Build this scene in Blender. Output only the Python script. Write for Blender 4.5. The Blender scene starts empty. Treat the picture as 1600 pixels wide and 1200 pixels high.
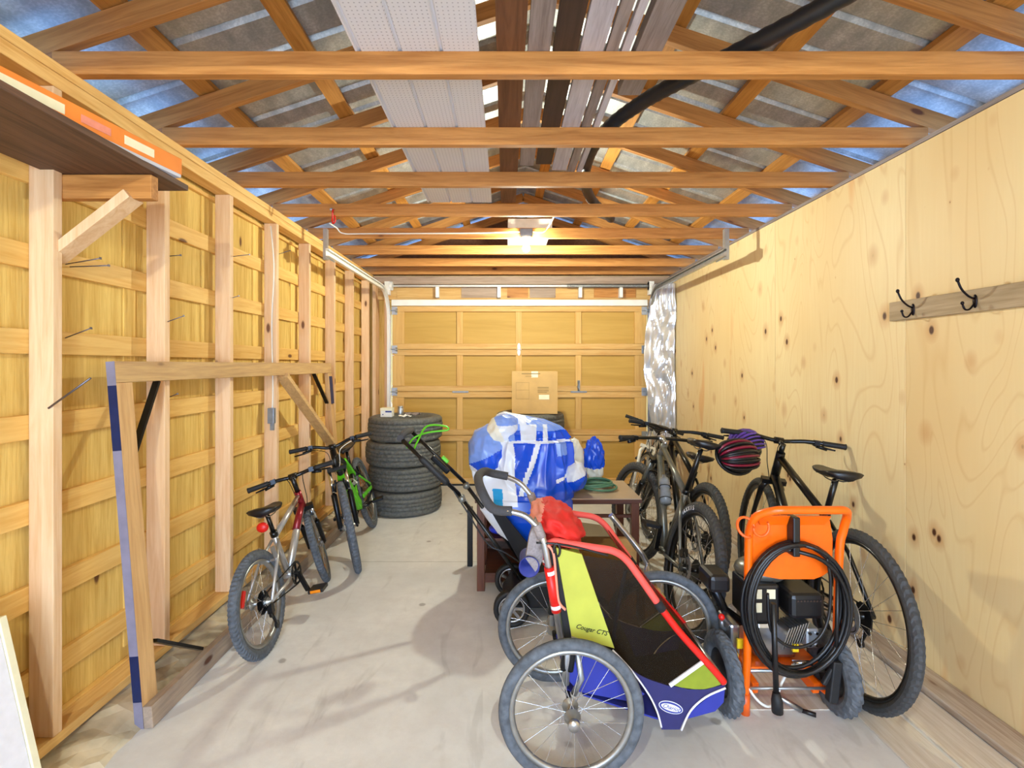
import bpy, math, random
from mathutils import Vector, Matrix, noise
random.seed(7)
PI = math.pi
sc = bpy.context.scene
C = sc.collection

# ------------------------------------------------------------------ camera, world, light
F = 770.0                      # focal length in pixels of a 1600x1200 frame
VX, VY, CH = 790.0, 570.0, 1.5 # vanishing point and eye height
cam = bpy.data.objects.new('camera', bpy.data.cameras.new('camera'))
C.objects.link(cam)
cam.location = (0, 0, CH); cam.rotation_euler = (PI/2, 0, 0)
cam.data.sensor_width = 36.0; cam.data.lens = F/1600*36
cam.data.shift_x = (800-VX)/1600; cam.data.shift_y = -(600-VY)/1600
cam.data.clip_start = 0.05; cam.data.clip_end = 200
sc.camera = cam

wd = bpy.data.worlds.new('sky'); sc.world = wd; wd.use_nodes = True
nt = wd.node_tree; nt.nodes.clear()
bg = nt.nodes.new('ShaderNodeBackground'); wo = nt.nodes.new('ShaderNodeOutputWorld')
bg.inputs[0].default_value = (0.30, 0.52, 1.0, 1); bg.inputs[1].default_value = 8.5
nt.links.new(bg.outputs[0], wo.inputs[0])

sc.view_settings.view_transform = 'Standard'
sc.view_settings.look = 'None'
sc.view_settings.gamma = 1.0
sc.view_settings.use_curve_mapping = False
sc.view_settings.exposure = 0.0

def area_light(name, loc, rot, sx, sy, power, col):
    l = bpy.data.lights.new(name, 'AREA'); l.shape = 'RECTANGLE'; l.size = sx; l.size_y = sy
    l.energy = power; l.color = col
    o = bpy.data.objects.new(name, l); o.location = loc; o.rotation_euler = rot
    C.objects.link(o); return o
# daylight that enters through the open doorway behind the camera
area_light('doorway_daylight', (0.1, -2.35, 1.35), (PI/2, 0, 0), 2.6, 2.1, 135, (0.78, 0.93, 1.0))
BULB_E = 3000.0
BULB_E2 = 2500.0

# ------------------------------------------------------------------ helpers
def W(px, py, d):
    """point seen at pixel (px,py) at depth d metres from the lens plane"""
    return Vector(((px-VX)*d/F, d, CH-(py-VY)*d/F))

class MB:
    def __init__(s): s.v=[]; s.f=[]; s.m=[]; s.s=[]
    def add(s, vs, fs, m=0, smooth=False):
        b=len(s.v); s.v += [Vector(v) for v in vs]
        for f in fs: s.f.append([b+i for i in f]); s.m.append(m); s.s.append(smooth)
        return s
    def box(s, x0,x1,y0,y1,z0,z1,m=0):
        return s.add([(x0,y0,z0),(x1,y0,z0),(x1,y1,z0),(x0,y1,z0),(x0,y0,z1),(x1,y0,z1),(x1,y1,z1),(x0,y1,z1)],
          [(0,3,2,1),(4,5,6,7),(0,1,5,4),(1,2,6,5),(2,3,7,6),(3,0,4,7)],m)
    def obox(s, c, size, rot, m=0):
        sx,sy,sz=[q/2 for q in size]; c=Vector(c)
        vs=[c+rot@Vector(p) for p in [(-sx,-sy,-sz),(sx,-sy,-sz),(sx,sy,-sz),(-sx,sy,-sz),(-sx,-sy,sz),(sx,-sy,sz),(sx,sy,sz),(-sx,sy,sz)]]
        return s.add(vs,[(0,3,2,1),(4,5,6,7),(0,1,5,4),(1,2,6,5),(2,3,7,6),(3,0,4,7)],m)
    def beam(s, p0, p1, w, h, up=(0,0,1), m=0):
        p0=Vector(p0); p1=Vector(p1); d=(p1-p0); L=d.length; x=d.normalized()
        y=Vector(up).cross(x)
        if y.length<1e-6: y=Vector((0,1,0)).cross(x)
        y.normalize(); z=x.cross(y)
        return s.obox((p0+p1)/2,(L,w,h),Matrix((x,y,z)).transposed(),m)
    def tube(s, pts, r, n=8, closed=False, m=0, cap=True, smooth=True, flat=1.0, ref=None):
        pts=[Vector(p) for p in pts]; N=len(pts)
        rs = r if isinstance(r,(list,tuple)) else [r]*N
        T=[]
        for i in range(N):
            if closed: t=pts[(i+1)%N]-pts[i-1]
            else: t=pts[min(i+1,N-1)]-pts[max(i-1,0)]
            if t.length<1e-9: t=Vector((0,0,1))
            T.append(t.normalized())
        a=Vector(ref) if ref else (Vector((0,0,1)) if abs(T[0].z)<.9 else Vector((1,0,0)))
        nrm=(a-T[0]*a.dot(T[0])).normalized(); vs=[]
        for i in range(N):
            if i: nrm=(nrm-T[i]*nrm.dot(T[i]))
            if nrm.length<1e-6: nrm=Vector((1,0,0)).cross(T[i])
            nrm.normalize(); b=T[i].cross(nrm)
            for k in range(n):
                t=2*PI*k/n; vs.append(pts[i]+(nrm*math.cos(t)*flat+b*math.sin(t))*rs[i])
        fs=[]
        for i in range(N if closed else N-1):
            j=(i+1)%N
            for k in range(n):
                fs.append((i*n+k,i*n+(k+1)%n,j*n+(k+1)%n,j*n+k))
        s.add(vs,fs,m,smooth)
        if cap and not closed:
            b=len(s.v)-N*n
            s.f.append([b+k for k in reversed(range(n))]); s.m.append(m); s.s.append(False)
            s.f.append([b+(N-1)*n+k for k in range(n)]); s.m.append(m); s.s.append(False)
        return s
    def lathe(s, prof, c=(0,0,0), axis='y', n=32, closed=False, m=0, smooth=True, mod=None):
        c=Vector(c); P=len(prof); vs=[]
        for i in range(n):
            t=2*PI*i/n
            for j,(r,a) in enumerate(prof):
                rr=r+(mod(i,j) if mod else 0)
                x,y=rr*math.cos(t),rr*math.sin(t)
                vs.append(c+Vector({'y':(x,a,y),'z':(x,y,a),'x':(a,x,y)}[axis]))
        fs=[]
        for i in range(n):
            k=(i+1)%n
            for j in range(P if closed else P-1):
                q=(j+1)%P
                fs.append((i*P+j,k*P+j,k*P+q,i*P+q) if axis!='y' else (i*P+j,i*P+q,k*P+q,k*P+j))
        return s.add(vs,fs,m,smooth)
    def disc(s, r, a0, a1, c=(0,0,0), axis='y', n=24, m=0):
        return s.lathe([(0.0001,a0),(r,a0),(r,a1),(0.0001,a1)],c,axis,n,False,m,False)
    def prism(s, poly, f0, f1, m=0, smooth=False):
        """poly: 2D points; f0,f1 map a 2D point to 3D front/back"""
        n=len(poly); vs=[f0(*p) for p in poly]+[f1(*p) for p in poly]
        fs=[list(range(n)),list(reversed(range(n,2*n)))]+[(i,n+i,n+(i+1)%n,(i+1)%n) for i in range(n)]
        return s.add(vs,fs,m,smooth)
    def ell(s, c, r, n=16, k=10, m=0, rot=None):
        c=Vector(c); vs=[];
        for i in range(k+1):
            p=PI*i/k
            for j in range(n):
                t=2*PI*j/n
                v=Vector((r[0]*math.sin(p)*math.cos(t),r[1]*math.sin(p)*math.sin(t),r[2]*math.cos(p)))
                vs.append(c+(rot@v if rot else v))
        fs=[(i*n+j,i*n+(j+1)%n,(i+1)*n+(j+1)%n,(i+1)*n+j) for i in range(k) for j in range(n)]
        return s.add(vs,fs,m,True)
    def build(s, name, mats, parent=None, origin=None, kind=None, bevel=0):
        if origin is None:
            if parent is not None: origin=(0,0,0)
            else:
                xs=[v.x for v in s.v]; ys=[v.y for v in s.v]; zs=[v.z for v in s.v]
                origin=((min(xs)+max(xs))/2,(min(ys)+max(ys))/2,min(zs))
        o0=Vector(origin)
        me=bpy.data.meshes.new(name); me.from_pydata([tuple(v-o0) for v in s.v],[],s.f)
        if not isinstance(mats,(list,tuple)): mats=[mats]
        for m in mats: me.materials.append(m)
        me.polygons.foreach_set('material_index',s.m); me.polygons.foreach_set('use_smooth',s.s)
        me.update()
        o=bpy.data.objects.new(name,me); C.objects.link(o)
        if parent is not None:
            o.parent=parent; o.location=o0
        else: o.location=o0
        if kind: o['kind']=kind
        if bevel:
            b=o.modifiers.new('bevel','BEVEL'); b.width=bevel; b.segments=2; b.limit_method='ANGLE'
        return o

class WB(MB):
    """mesh given in world coordinates, built under an unrotated parent"""
    def under(s, name, mats, parent, kind=None, bevel=0, centre=True):
        xs=[v.x for v in s.v]; ys=[v.y for v in s.v]; zs=[v.z for v in s.v]
        c=Vector(((min(xs)+max(xs))/2,(min(ys)+max(ys))/2,(min(zs)+max(zs))/2))
        o=s.build(name,mats,None,c,kind,bevel)
        o.parent=parent
        pw=Vector((0,0,0)); p=parent
        while p is not None: pw+=p.location; p=p.parent
        o.location=c-pw
        return o

def tag(o, label, cat, group=None, kind=None):
    o['label']=label; o['category']=cat
    if group: o['group']=group
    if kind: o['kind']=kind
    return o
def thing(name, label, cat, loc=(0,0,0), group=None):
    o=bpy.data.objects.new(name,None); C.objects.link(o); o.location=loc; o.empty_display_size=.1
    return tag(o,label,cat,group)
def struct(o): o['kind']='structure'; return o
def copy_tree(o, parent=None):
    c=o.copy(); C.objects.link(c); c.parent=parent
    for ch in list(o.children): copy_tree(ch,c)
    return c
def smooth_path(pts, k=6, closed=False):
    P=[Vector(p) for p in pts]; n=len(P); out=[]
    for i in range(n if closed else n-1):
        p0=P[i-1] if (i>0 or closed) else P[0]; p1=P[i]; p2=P[(i+1)%n]
        p3=P[(i+2)%n] if (closed or i+2<n) else P[-1]
        for q in range(k):
            t=q/k
            out.append(.5*((2*p1)+(-p0+p2)*t+(2*p0-5*p1+4*p2-p3)*t*t+(-p0+3*p1-3*p2+p3)*t**3))
    if not closed: out.append(P[-1])
    return out
def text(name, body, size, mat, parent, M, extrude=.0006, align='CENTER', shear=0):
    cu=bpy.data.curves.new(name,'FONT'); cu.body=body; cu.size=size; cu.extrude=extrude
    cu.align_x=align; cu.align_y='CENTER'; cu.shear=shear
    t=bpy.data.objects.new(name+'_c',cu); C.objects.link(t)
    dg=bpy.context.evaluated_depsgraph_get(); dg.update()
    me=bpy.data.meshes.new_from_object(t.evaluated_get(dg))
    bpy.data.objects.remove(t)
    o=bpy.data.objects.new(name,me); C.objects.link(o); me.materials.clear(); me.materials.append(mat)
    o.parent=parent; o.matrix_local=M
    return o

# ------------------------------------------------------------------ materials
def rgb(h):
    h=h.lstrip('#'); c=[int(h[i:i+2],16)/255 for i in (0,2,4)]
    return tuple((x/12.92 if x<=.04045 else ((x+.055)/1.055)**2.4) for x in c)+(1,)
def newmat(name):
    m=bpy.data.materials.new(name); m.use_nodes=True; nt=m.node_tree
    b=nt.nodes['Principled BSDF']; return m,nt,b
def nd(nt,t,**k):
    n=nt.nodes.new(t)
    for a,v in k.items(): setattr(n,a,v)
    return n
def ramp(nt, stops, src):
    r=nd(nt,'ShaderNodeValToRGB'); e=r.color_ramp.elements
    while len(e)<len(stops): e.new(.5)
    for q,(p,c) in zip(e,stops): q.position=p; q.color=c if isinstance(c,tuple) else (c,c,c,1)
    nt.links.new(src,r.inputs[0]); return r.outputs[0]
def mixc(nt, fac, a, b, mode='MIX'):
    m=nd(nt,'ShaderNodeMix',data_type='RGBA',blend_type=mode)
    for s,i in ((fac,0),(a,6),(b,7)):
        if hasattr(s,'is_output') or isinstance(s,bpy.types.NodeSocket): nt.links.new(s,m.inputs[i])
        else: m.inputs[i].default_value=s
    return m.outputs[2]
def math_(nt, op, a, b=0.0, c=None):
    m=nd(nt,'ShaderNodeMath',operation=op)
    for i,s in enumerate((a,b)+((c,) if c is not None else ())):
        if isinstance(s,bpy.types.NodeSocket): nt.links.new(s,m.inputs[i])
        else: m.inputs[i].default_value=s
    return m.outputs[0]
def coords(nt, scale=(1,1,1), rnd=True):
    tc=nd(nt,'ShaderNodeTexCoord'); mp=nd(nt,'ShaderNodeMapping'); mp.inputs['Scale'].default_value=scale
    nt.links.new(tc.outputs['Object'],mp.inputs[0])
    if rnd:
        oi=nd(nt,'ShaderNodeObjectInfo'); v=nd(nt,'ShaderNodeVectorMath',operation='SCALE'); v.inputs[0].default_value=(17,31,23)
        nt.links.new(oi.outputs['Random'],v.inputs[3]); nt.links.new(v.outputs[0],mp.inputs['Location'])
    return mp.outputs[0]
def noise_(nt, vec, scale, detail=3, rough=.5, dist=0):
    n=nd(nt,'ShaderNodeTexNoise'); n.inputs['Scale'].default_value=scale; n.inputs['Detail'].default_value=detail
    n.inputs['Roughness'].default_value=rough; n.inputs['Distortion'].default_value=dist
    nt.links.new(vec,n.inputs['Vector']); return n.outputs[0]
def bump(nt,b,h,strength=.3,dist=.01):
    n=nd(nt,'ShaderNodeBump'); n.inputs['Strength'].default_value=strength; n.inputs['Distance'].default_value=dist
    nt.links.new(h,n.inputs['Height']); nt.links.new(n.outputs[0],b.inputs['Normal'])
def simple(name, col, rough=.5, metal=0.0, emis=None, var=.06, spec=None, nscale=30, bmp=0.0):
    m,nt,b=newmat(name); c=rgb(col) if isinstance(col,str) else col
    v=coords(nt,rnd=False); n=noise_(nt,v,nscale,4)
    dark=tuple(x*(1-var*2.2) for x in c[:3])+(1,); lite=tuple(min(1,x*(1+var)) for x in c[:3])+(1,)
    nt.links.new(ramp(nt,[(.3,dark),(.7,lite)],n),b.inputs['Base Color'])
    b.inputs['Roughness'].default_value=rough; b.inputs['Metallic'].default_value=metal
    if spec is not None: b.inputs['Specular IOR Level'].default_value=spec
    if bmp: bump(nt,b,n,bmp,.004)
    return m
AX={'x':(.06,1,1),'y':(1,.06,1),'z':(1,1,.06)}
def wood(name, base, dark, knot='#5a2c12', axis='z', grain=26, rough=.65, kn=True, var=.18, streak=.5, bmp=.25):
    m,nt,b=newmat(name)
    v=coords(nt,AX[axis]); g=noise_(nt,v,grain,5,.6,1.2); f=noise_(nt,v,grain*5,3,.6)
    base=rgb(base); dark=rgb(dark)
    mid=tuple((x+y)/2 for x,y in zip(base,dark))
    col=ramp(nt,[(.28,dark),(.45,mid),(.62,base)],g)
    col=mixc(nt,streak*.35,col,ramp(nt,[(.35,dark),(.6,base)],f))
    if kn:
        ks={'x':(3.2,8,8),'y':(8,3.2,8),'z':(8,8,3.2)}[axis]
        kv=coords(nt,tuple(q*.55 for q in ks)); vo=nd(nt,'ShaderNodeTexVoronoi'); vo.inputs['Scale'].default_value=1.0
        nt.links.new(kv,vo.inputs['Vector'])
        kf=ramp(nt,[(.045,.9),(.075,0.0)],vo.outputs['Distance'])
        halo=ramp(nt,[(.05,.55),(.2,0.0)],vo.outputs['Distance'])
        col=mixc(nt,halo,col,dark); col=mixc(nt,kf,col,rgb(knot))
    oi=nd(nt,'ShaderNodeObjectInfo'); hs=nd(nt,'ShaderNodeHueSaturation')
    nt.links.new(math_(nt,'MULTIPLY_ADD',oi.outputs['Random'],var,1-var/2),hs.inputs['Value'])
    nt.links.new(col,hs.inputs['Color']); nt.links.new(hs.outputs[0],b.inputs['Base Color'])
    b.inputs['Roughness'].default_value=rough
    bump(nt,b,f,bmp,.002)
    return m

def plywood(name, base, dark, line, vert='z'):
    m,nt,b=newmat(name)
    v=coords(nt,(1,1,.22)); big=noise_(nt,v,2.2,2,.5,.6)
    rings=math_(nt,'PINGPONG',math_(nt,'MULTIPLY',big,34.0),1.0)
    v2=coords(nt,(1,1,.05)); fine=noise_(nt,v2,60,3,.6); patch=noise_(nt,coords(nt,(1,1,.5)),1.3,3)
    col=ramp(nt,[(.3,rgb(dark)),(.65,rgb(base))],patch)
    lin=ramp(nt,[(0.0,.38),(.22,0.0)],rings)
    col=mixc(nt,lin,col,rgb(line))
    col=mixc(nt,ramp(nt,[(.38,.30),(.6,0.0)],fine),col,rgb(dark))
    def knots(sx,sz,off,r0,r1,halo):
        nonlocal col
        tc=nd(nt,'ShaderNodeTexCoord'); mp=nd(nt,'ShaderNodeMapping'); mp.inputs['Scale'].default_value=(0.0,sx,sz); mp.inputs['Location'].default_value=(0,off,off*1.7)
        nt.links.new(tc.outputs['Object'],mp.inputs[0])
        vo=nd(nt,'ShaderNodeTexVoronoi'); vo.inputs['Scale'].default_value=1.0; vo.inputs['Randomness'].default_value=1.0
        nt.links.new(mp.outputs[0],vo.inputs['Vector'])
        # knots differ in size from cell to cell
        sep=nd(nt,'ShaderNodeSeparateColor'); nt.links.new(vo.outputs['Color'],sep.inputs[0])
        d=math_(nt,'DIVIDE',vo.outputs['Distance'],math_(nt,'MULTIPLY_ADD',sep.outputs[0],1.6,.25))
        col=mixc(nt,ramp(nt,[(r0,halo),(r0*2.6,0.0)],d),col,rgb('#b5651f'))
        col=mixc(nt,ramp(nt,[(r0*.55,1.0),(r0*.9,0.0)],d),col,rgb('#4a230e'))
    knots(3.6,2.3,3.1,.042,.07,.35)
    knots(7.8,5.0,7.7,.078,.08,.40)
    st=noise_(nt,coords(nt,(1,1.0,.16)),3.6,2,.4,.2)
    col=mixc(nt,ramp(nt,[(.66,0.0),(.70,.42)],st),col,rgb('#d98f48'))
    oi=nd(nt,'ShaderNodeObjectInfo'); hs=nd(nt,'ShaderNodeHueSaturation')
    nt.links.new(math_(nt,'MULTIPLY_ADD',oi.outputs['Random'],.05,.97),hs.inputs['Value'])
    nt.links.new(col,hs.inputs['Color']); nt.links.new(hs.outputs[0],b.inputs['Base Color'])
    b.inputs['Roughness'].default_value=.55; bump(nt,b,fine,.15,.002)
    return m
def concrete(name):
    m,nt,b=newmat(name)
    v=coords(nt,rnd=False); n1=noise_(nt,v,1.3,5,.6,.4); n2=noise_(nt,v,9,5,.7); n3=noise_(nt,v,120,3)
    col=ramp(nt,[(.3,rgb('#cbc9c6')),(.7,rgb('#e4e1dc'))],n1)
    col=mixc(nt,ramp(nt,[(.35,.4),(.6,0.0)],n2),col,rgb('#c4bfba'))
    vo=nd(nt,'ShaderNodeTexVoronoi'); vo.inputs['Scale'].default_value=3.0; nt.links.new(v,vo.inputs['Vector'])
    d=math_(nt,'ADD',vo.outputs['Distance'],math_(nt,'MULTIPLY',n2,.10))
    col=mixc(nt,ramp(nt,[(.095,.65),(.125,0.0)],d),col,rgb('#857b72'))
    tr=noise_(nt,coords(nt,(1,.25,1),rnd=False),6,3,.5,1.5)
    col=mixc(nt,ramp(nt,[(.60,0.0),(.68,.22)],tr),col,rgb('#8f887f'))
    sep=nd(nt,'ShaderNodeSeparateXYZ'); nt.links.new(v,sep.inputs[0])
    # saw-cut joint across the slab
    j=math_(nt,'ABSOLUTE',math_(nt,'SUBTRACT',math_(nt,'ADD',sep.outputs[1],math_(nt,'MULTIPLY',n2,.012)),3.76))
    col=mixc(nt,ramp(nt,[(.002,.55),(.006,0.0)],j),col,rgb('#6a635c'))
    nt.links.new(col,b.inputs['Base Color'])
    b.inputs['Roughness'].default_value=.62; bump(nt,b,n3,.12,.003)
    return m
def roofmetal(name):
    m,nt,b=newmat(name)
    v=coords(nt,(1,.35,1),rnd=False); n=noise_(nt,v,14,4,.6); n2=noise_(nt,coords(nt,rnd=False),90,2)
    col=ramp(nt,[(.3,rgb('#a3a9ad')),(.7,rgb('#d6d9d8'))],n)
    col=mixc(nt,ramp(nt,[(.45,.35),(.6,0.0)],n2),col,rgb('#8d9496'))
    nt.links.new(col,b.inputs['Base Color'])
    b.inputs['Metallic'].default_value=.6; b.inputs['Roughness'].default_value=.42
    bump(nt,b,n2,.25,.002); return m

M={}
M['stud']=wood('stud_pine','#ecc9a0','#d8a878',axis='z')
M['jx']=wood('joist_fir','#cc8d48','#9c5f22',axis='x',streak=.6)
M['rx']=wood('rafter_fir','#c98d4a','#99602a',axis='x')
M['py']=wood('purlin_fir','#cf9040','#a3661f',axis='y')
M['plate']=wood('plate_pine','#ecc27a','#cf9547',axis='y')
M['batten']=wood('batten_pine','#eec473','#d9a14b',axis='y')
M['siding']=wood('siding_rough','#eecb74','#c99a40',axis='z',grain=22,rough=.8,streak=1.0,bmp=.6)
M['doorp']=wood('door_panel_hardboard','#d2a752','#c19741',axis='x',kn=False,grain=9,streak=.3)
M['doorr']=wood('door_rail_fir','#e2b873','#c9924a',axis='x',kn=False,streak=.6)
M['doors']=wood('door_stile_fir','#e0b56c','#cc9850',axis='z',kn=False,streak=.6)
M['ply']=plywood('plywood_face','#ebd6a6','#e2c48e','#cfa46a')
M['oldx']=wood('weathered_plank_x','#b39a85','#8d7461',axis='x',kn=True,streak=.8)
M['greywood']=wood('weathered_grey_board','#b09a7c','#87714f',axis='y',streak=1.0,grain=16,kn=False)
M['sill']=wood('weathered_sill','#c9b8a4','#8f7258',axis='y',streak=.9)
M['floorboard']=wood('pale_board','#ddd3c6','#bba98f',axis='y',streak=.8)
M['framew']=wood('frame_pine_y','#d2ab73','#b0885a',axis='y',streak=.7)
M['framez']=wood('frame_pine_z','#d8ad75','#b68753',axis='z',streak=.7)
M['framelow']=wood('frame_dusty','#b39c86','#8a7a6c',axis='y',streak=.7)
M['dark_plank']=wood('dark_plank','#6b4a36','#3c281c',axis='y',kn=False)
M['plank_brown']=wood('plank_brown','#7a5135','#553421',axis='y')
M['plank_dark']=wood('plank_dark','#4a372d','#33261f',axis='y')
M['plank_grey']=wood('plank_grey','#9a8e8c','#6f6360',axis='y',streak=.9)
M['plank_white']=wood('plank_white','#c8c3cc','#9f97a0',axis='y',kn=False,streak=.9)
M['table']=wood('table_dark','#5d3019','#3b1c10',axis='x',kn=False,rough=.4,streak=.6)
M['tablez']=wood('table_leg_stain','#6b3a22','#42200f',axis='z',kn=False,rough=.4)
M['tabletop']=simple('table_top_laminate','#a8927a',.35,var=.04,nscale=6)
M['concrete']=concrete('concrete_floor')
M['roof']=roofmetal('galvanised_roof')
M['galv']=simple('galvanised_steel','#b9bec4',.38,.85,nscale=18)
M['galvw']=simple('white_steel','#f4f1ea',.35,.0,nscale=10,var=.03)
M['spring']=simple('oiled_spring','#8b8b88',.45,.8)
M['black']=simple('black_rubber','#17181b',.62,nscale=60)
M['tyre']=simple('tyre_rubber','#3d3e40',.72,nscale=80,var=.15)
M['tyred']=simple('dusty_tyre','#5a5f66',.78,nscale=40,var=.2)
M['cartyre']=simple('car_tyre_rubber','#63625c',.7,nscale=50,var=.18)
M['blackp']=simple('black_plastic','#141417',.38,nscale=40)
M['blackm']=simple('black_paint','#0f1012',.28,.1)
M['greym']=simple('grey_bike_paint','#75756e',.3,.5)
M['darkm']=simple('dark_component','#2a2b2e',.3,.8)
M['chrome']=simple('chrome','#d6d8da',.16,1.0,var=.02)
M['alu']=simple('aluminium','#b9babd',.28,.95,var=.04)
M['rimgrey']=simple('rim_grey','#a3a3a0',.35,.8)
M['spoke']=simple('spoke_steel','#d8d9dc',.22,.9,var=.02)
M['silverp']=simple('silver_bike_paint','#c3c2c0',.28,.6,var=.04)
M['maroon']=simple('maroon_bike_paint','#8a2028',.28,.3)
M['greenp']=simple('green_bike_paint','#5fc41c',.3,.05)
M['whitep']=simple('white_bike_paint','#e4e2d8',.3,.05)
M['red']=simple('red_plastic','#d81a12',.4)
M['redfab']=simple('red_fabric','#d8261d',.75,nscale=14,bmp=.25)
M['coral']=simple('coral_foam','#e8564c',.7,nscale=22)
M['peach']=simple('faded_coral_webbing','#ea9078',.8)
M['orange']=simple('orange_paint','#ff6a08',.32,var=.03)
M['orangep']=simple('orange_plastic','#f2641c',.4)
M['amber']=simple('amber_reflector','#f08a16',.25)
M['lime']=simple('lime_fabric','#b3b542',.7,nscale=9,bmp=.15)
M['olive']=simple('olive_fabric','#83901c',.75,nscale=20,bmp=.3)
M['navy']=simple('navy_fabric','#25235c',.75,nscale=18,bmp=.3)
M['bluefab']=simple('blue_fabric','#262f92',.7,nscale=14,bmp=.3)
M['navyp']=simple('navy_paint','#12224f',.5)
M['lilac']=simple('lilac_grey_paint','#868092',.55,nscale=12,var=.1)
M['foam']=simple('grey_foam_grip','#3e3d40',.85,nscale=90,bmp=.4)
M['blackfab']=simple('black_fabric','#1b1a1d',.85,bmp=.2)
M['whitet']=simple('white_trim','#e6e4ea',.6,var=.03)
M['pvcw']=simple('white_pvc','#dfe4ef',.26,var=.04,nscale=5)
M['pvcb']=simple('blue_pvc','#1450d6',.24,var=.08,nscale=5)
M['pvcl']=simple('pale_blue_pvc','#7d9de6',.28,var=.06,nscale=5)
M['pvcc']=simple('cyan_pvc','#149ad6',.28,var=.06,nscale=5)
M['cream']=simple('cream_pvc','#e8e2cf',.35,var=.05,nscale=5)
M['card']=simple('cardboard','#c9a266',.8,nscale=7,var=.05)
M['cardd']=simple('brown_cardboard','#b08a58',.8,nscale=7)
M['print']=simple('faded_print','#8d7446',.8)
M['label']=simple('paper_label','#ece4c2',.6,var=.02)
M['paper']=simple('white_card','#e9e6de',.6,var=.03)
M['blueink']=simple('blue_ink','#2e3a86',.5)
M['cartono']=simple('orange_carton','#f08a34',.6,nscale=8)
M['cartong']=simple('pale_carton','#c6c6cf',.6,nscale=8)
M['vinyl']=None
M['hoseg']=simple('green_hose','#4e7a5c',.45)
M['drain']=simple('black_drain_pipe','#1d1f24',.4)
M['foil']=simple('foil_sheet','#dfe3ee',.22,.55,var=.1,nscale=7)
M['cable']=simple('white_cable','#eceae2',.5,var=.02)
M['nail']=simple('nail_steel','#6f6a72',.4,.8)
M['hook']=simple('dark_bronze','#241f24',.3,.85)
M['box_e']=simple('painted_steel_box','#8b93a0',.4,.5)
M['purple']=simple('purple_helmet','#5b3a98',.35)
M['crimson']=simple('crimson_helmet','#7d1030',.3)
M['brass']=simple('brass','#c9a045',.25,.9)
M['yellowtag']=simple('yellow_tag','#e8c414',.5)
M['stone']=simple('rubble_stone','#cbbb9d',.9,nscale=6,var=.22,bmp=.6)
M['clearb']=simple('grey_bottle','#8f959a',.25)
M['bluep']=simple('blue_plastic','#2c3fc4',.35)
M['bluegrip']=simple('indigo_nylon','#38408f',.6)
def mesh_window():
    m,nt,b=newmat('dark_mesh_window')
    b.inputs['Base Color'].default_value=rgb('#2a1f14'); b.inputs['Roughness'].default_value=.3
    tr=nd(nt,'ShaderNodeBsdfTransparent'); tr.inputs[0].default_value=(.74,.68,.57,1); mx=nd(nt,'ShaderNodeMixShader'); mx.inputs[0].default_value=.22
    out=nt.nodes['Material Output']; nt.links.new(tr.outputs[0],mx.inputs[1]); nt.links.new(b.outputs[0],mx.inputs[2]); nt.links.new(mx.outputs[0],out.inputs[0])
    return m
M['mesh']=mesh_window()
def vinyl():
    m,nt,b=newmat('perforated_vinyl')
    tc=nd(nt,'ShaderNodeTexCoord'); vo=nd(nt,'ShaderNodeTexVoronoi'); vo.inputs['Randomness'].default_value=0.0; vo.inputs['Scale'].default_value=55
    nt.links.new(tc.outputs['Object'],vo.inputs['Vector'])
    nt.links.new(ramp(nt,[(.12,rgb('#a9a9b4')),(.2,rgb('#dcdce4'))],vo.outputs['Distance']),b.inputs['Base Color'])
    b.inputs['Roughness'].default_value=.45; return m
M['vinyl']=vinyl()
def emitter(name,col,e):
    m,nt,b=newmat(name); b.inputs['Emission Color'].default_value=col; b.inputs['Emission Strength'].default_value=e
    b.inputs['Base Color'].default_value=(1,1,1,1); return m

# ------------------------------------------------------------------ the shell
XL, XR = -1.65, 2.05            # faces of the studs / of the plywood
YB, YF = -2.3, 6.2              # back and front walls
ZT = 2.614                      # underside of the ceiling joists
fl=WB().box(-1.95,2.2,YB-.1,YF+.1,-.12,0).build('floor',M['concrete'],origin=(0,0,0)); struct(fl)
gm=simple('outdoor_gravel','#9aa2a8',.9,nscale=4)
gr=WB().box(-14,14,-14,20,-.30,-.14).build('outdoor_ground',gm); struct(gr)

# left wall: siding, battens, studs, plates
wl=WB().box(XL-.135,XL-.115,YB,YF+.05,.02,2.62).build('wall_left',M['siding']); struct(wl)
b=WB(); b.box(XL-.09,XL,YB,YF,2.575,2.614); b.under('top_plate',M['plate'],wl,'structure',.002)
b=WB(); b.box(XL-.09,XL,YB,YF,2.52,2.573); b.under('top_plate',M['plate'],wl,'structure',.002)
b=WB(); b.box(XL-.09,XL,YB,YF,.10,.138); b.under('sill_plate',M['plate'],wl,'structure',.002)
studs=[-1.2,-.6,0.0,.6,1.21,1.797,2.385,2.95,3.55,4.14,4.75,5.33,5.94]
for y in studs:
    WB().box(XL-.09,XL,y,y+.038,.139,2.519).under('wall_stud',M['stud'],wl,'structure',.003)
z=1.63; tops=[z+.313*k for k in range(-5,4)]
for t in tops:
    z0=max(t-.09,.145)
    WB().box(XL-.114,XL-.091,YB,YF,z0,min(t,2.5)).under('wall_batten',M['batten'],wl,'structure',.002)
# added siding strips that stand in for the studs' cast shadows between the battens
for y in (2.27,2.85,3.43,4.03,4.62):
    WB().box(XL-.1145,XL-.107,y,y+.07,.2,2.5).under('stud_shadow_strip',M['siding'],wl,'structure')

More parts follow.
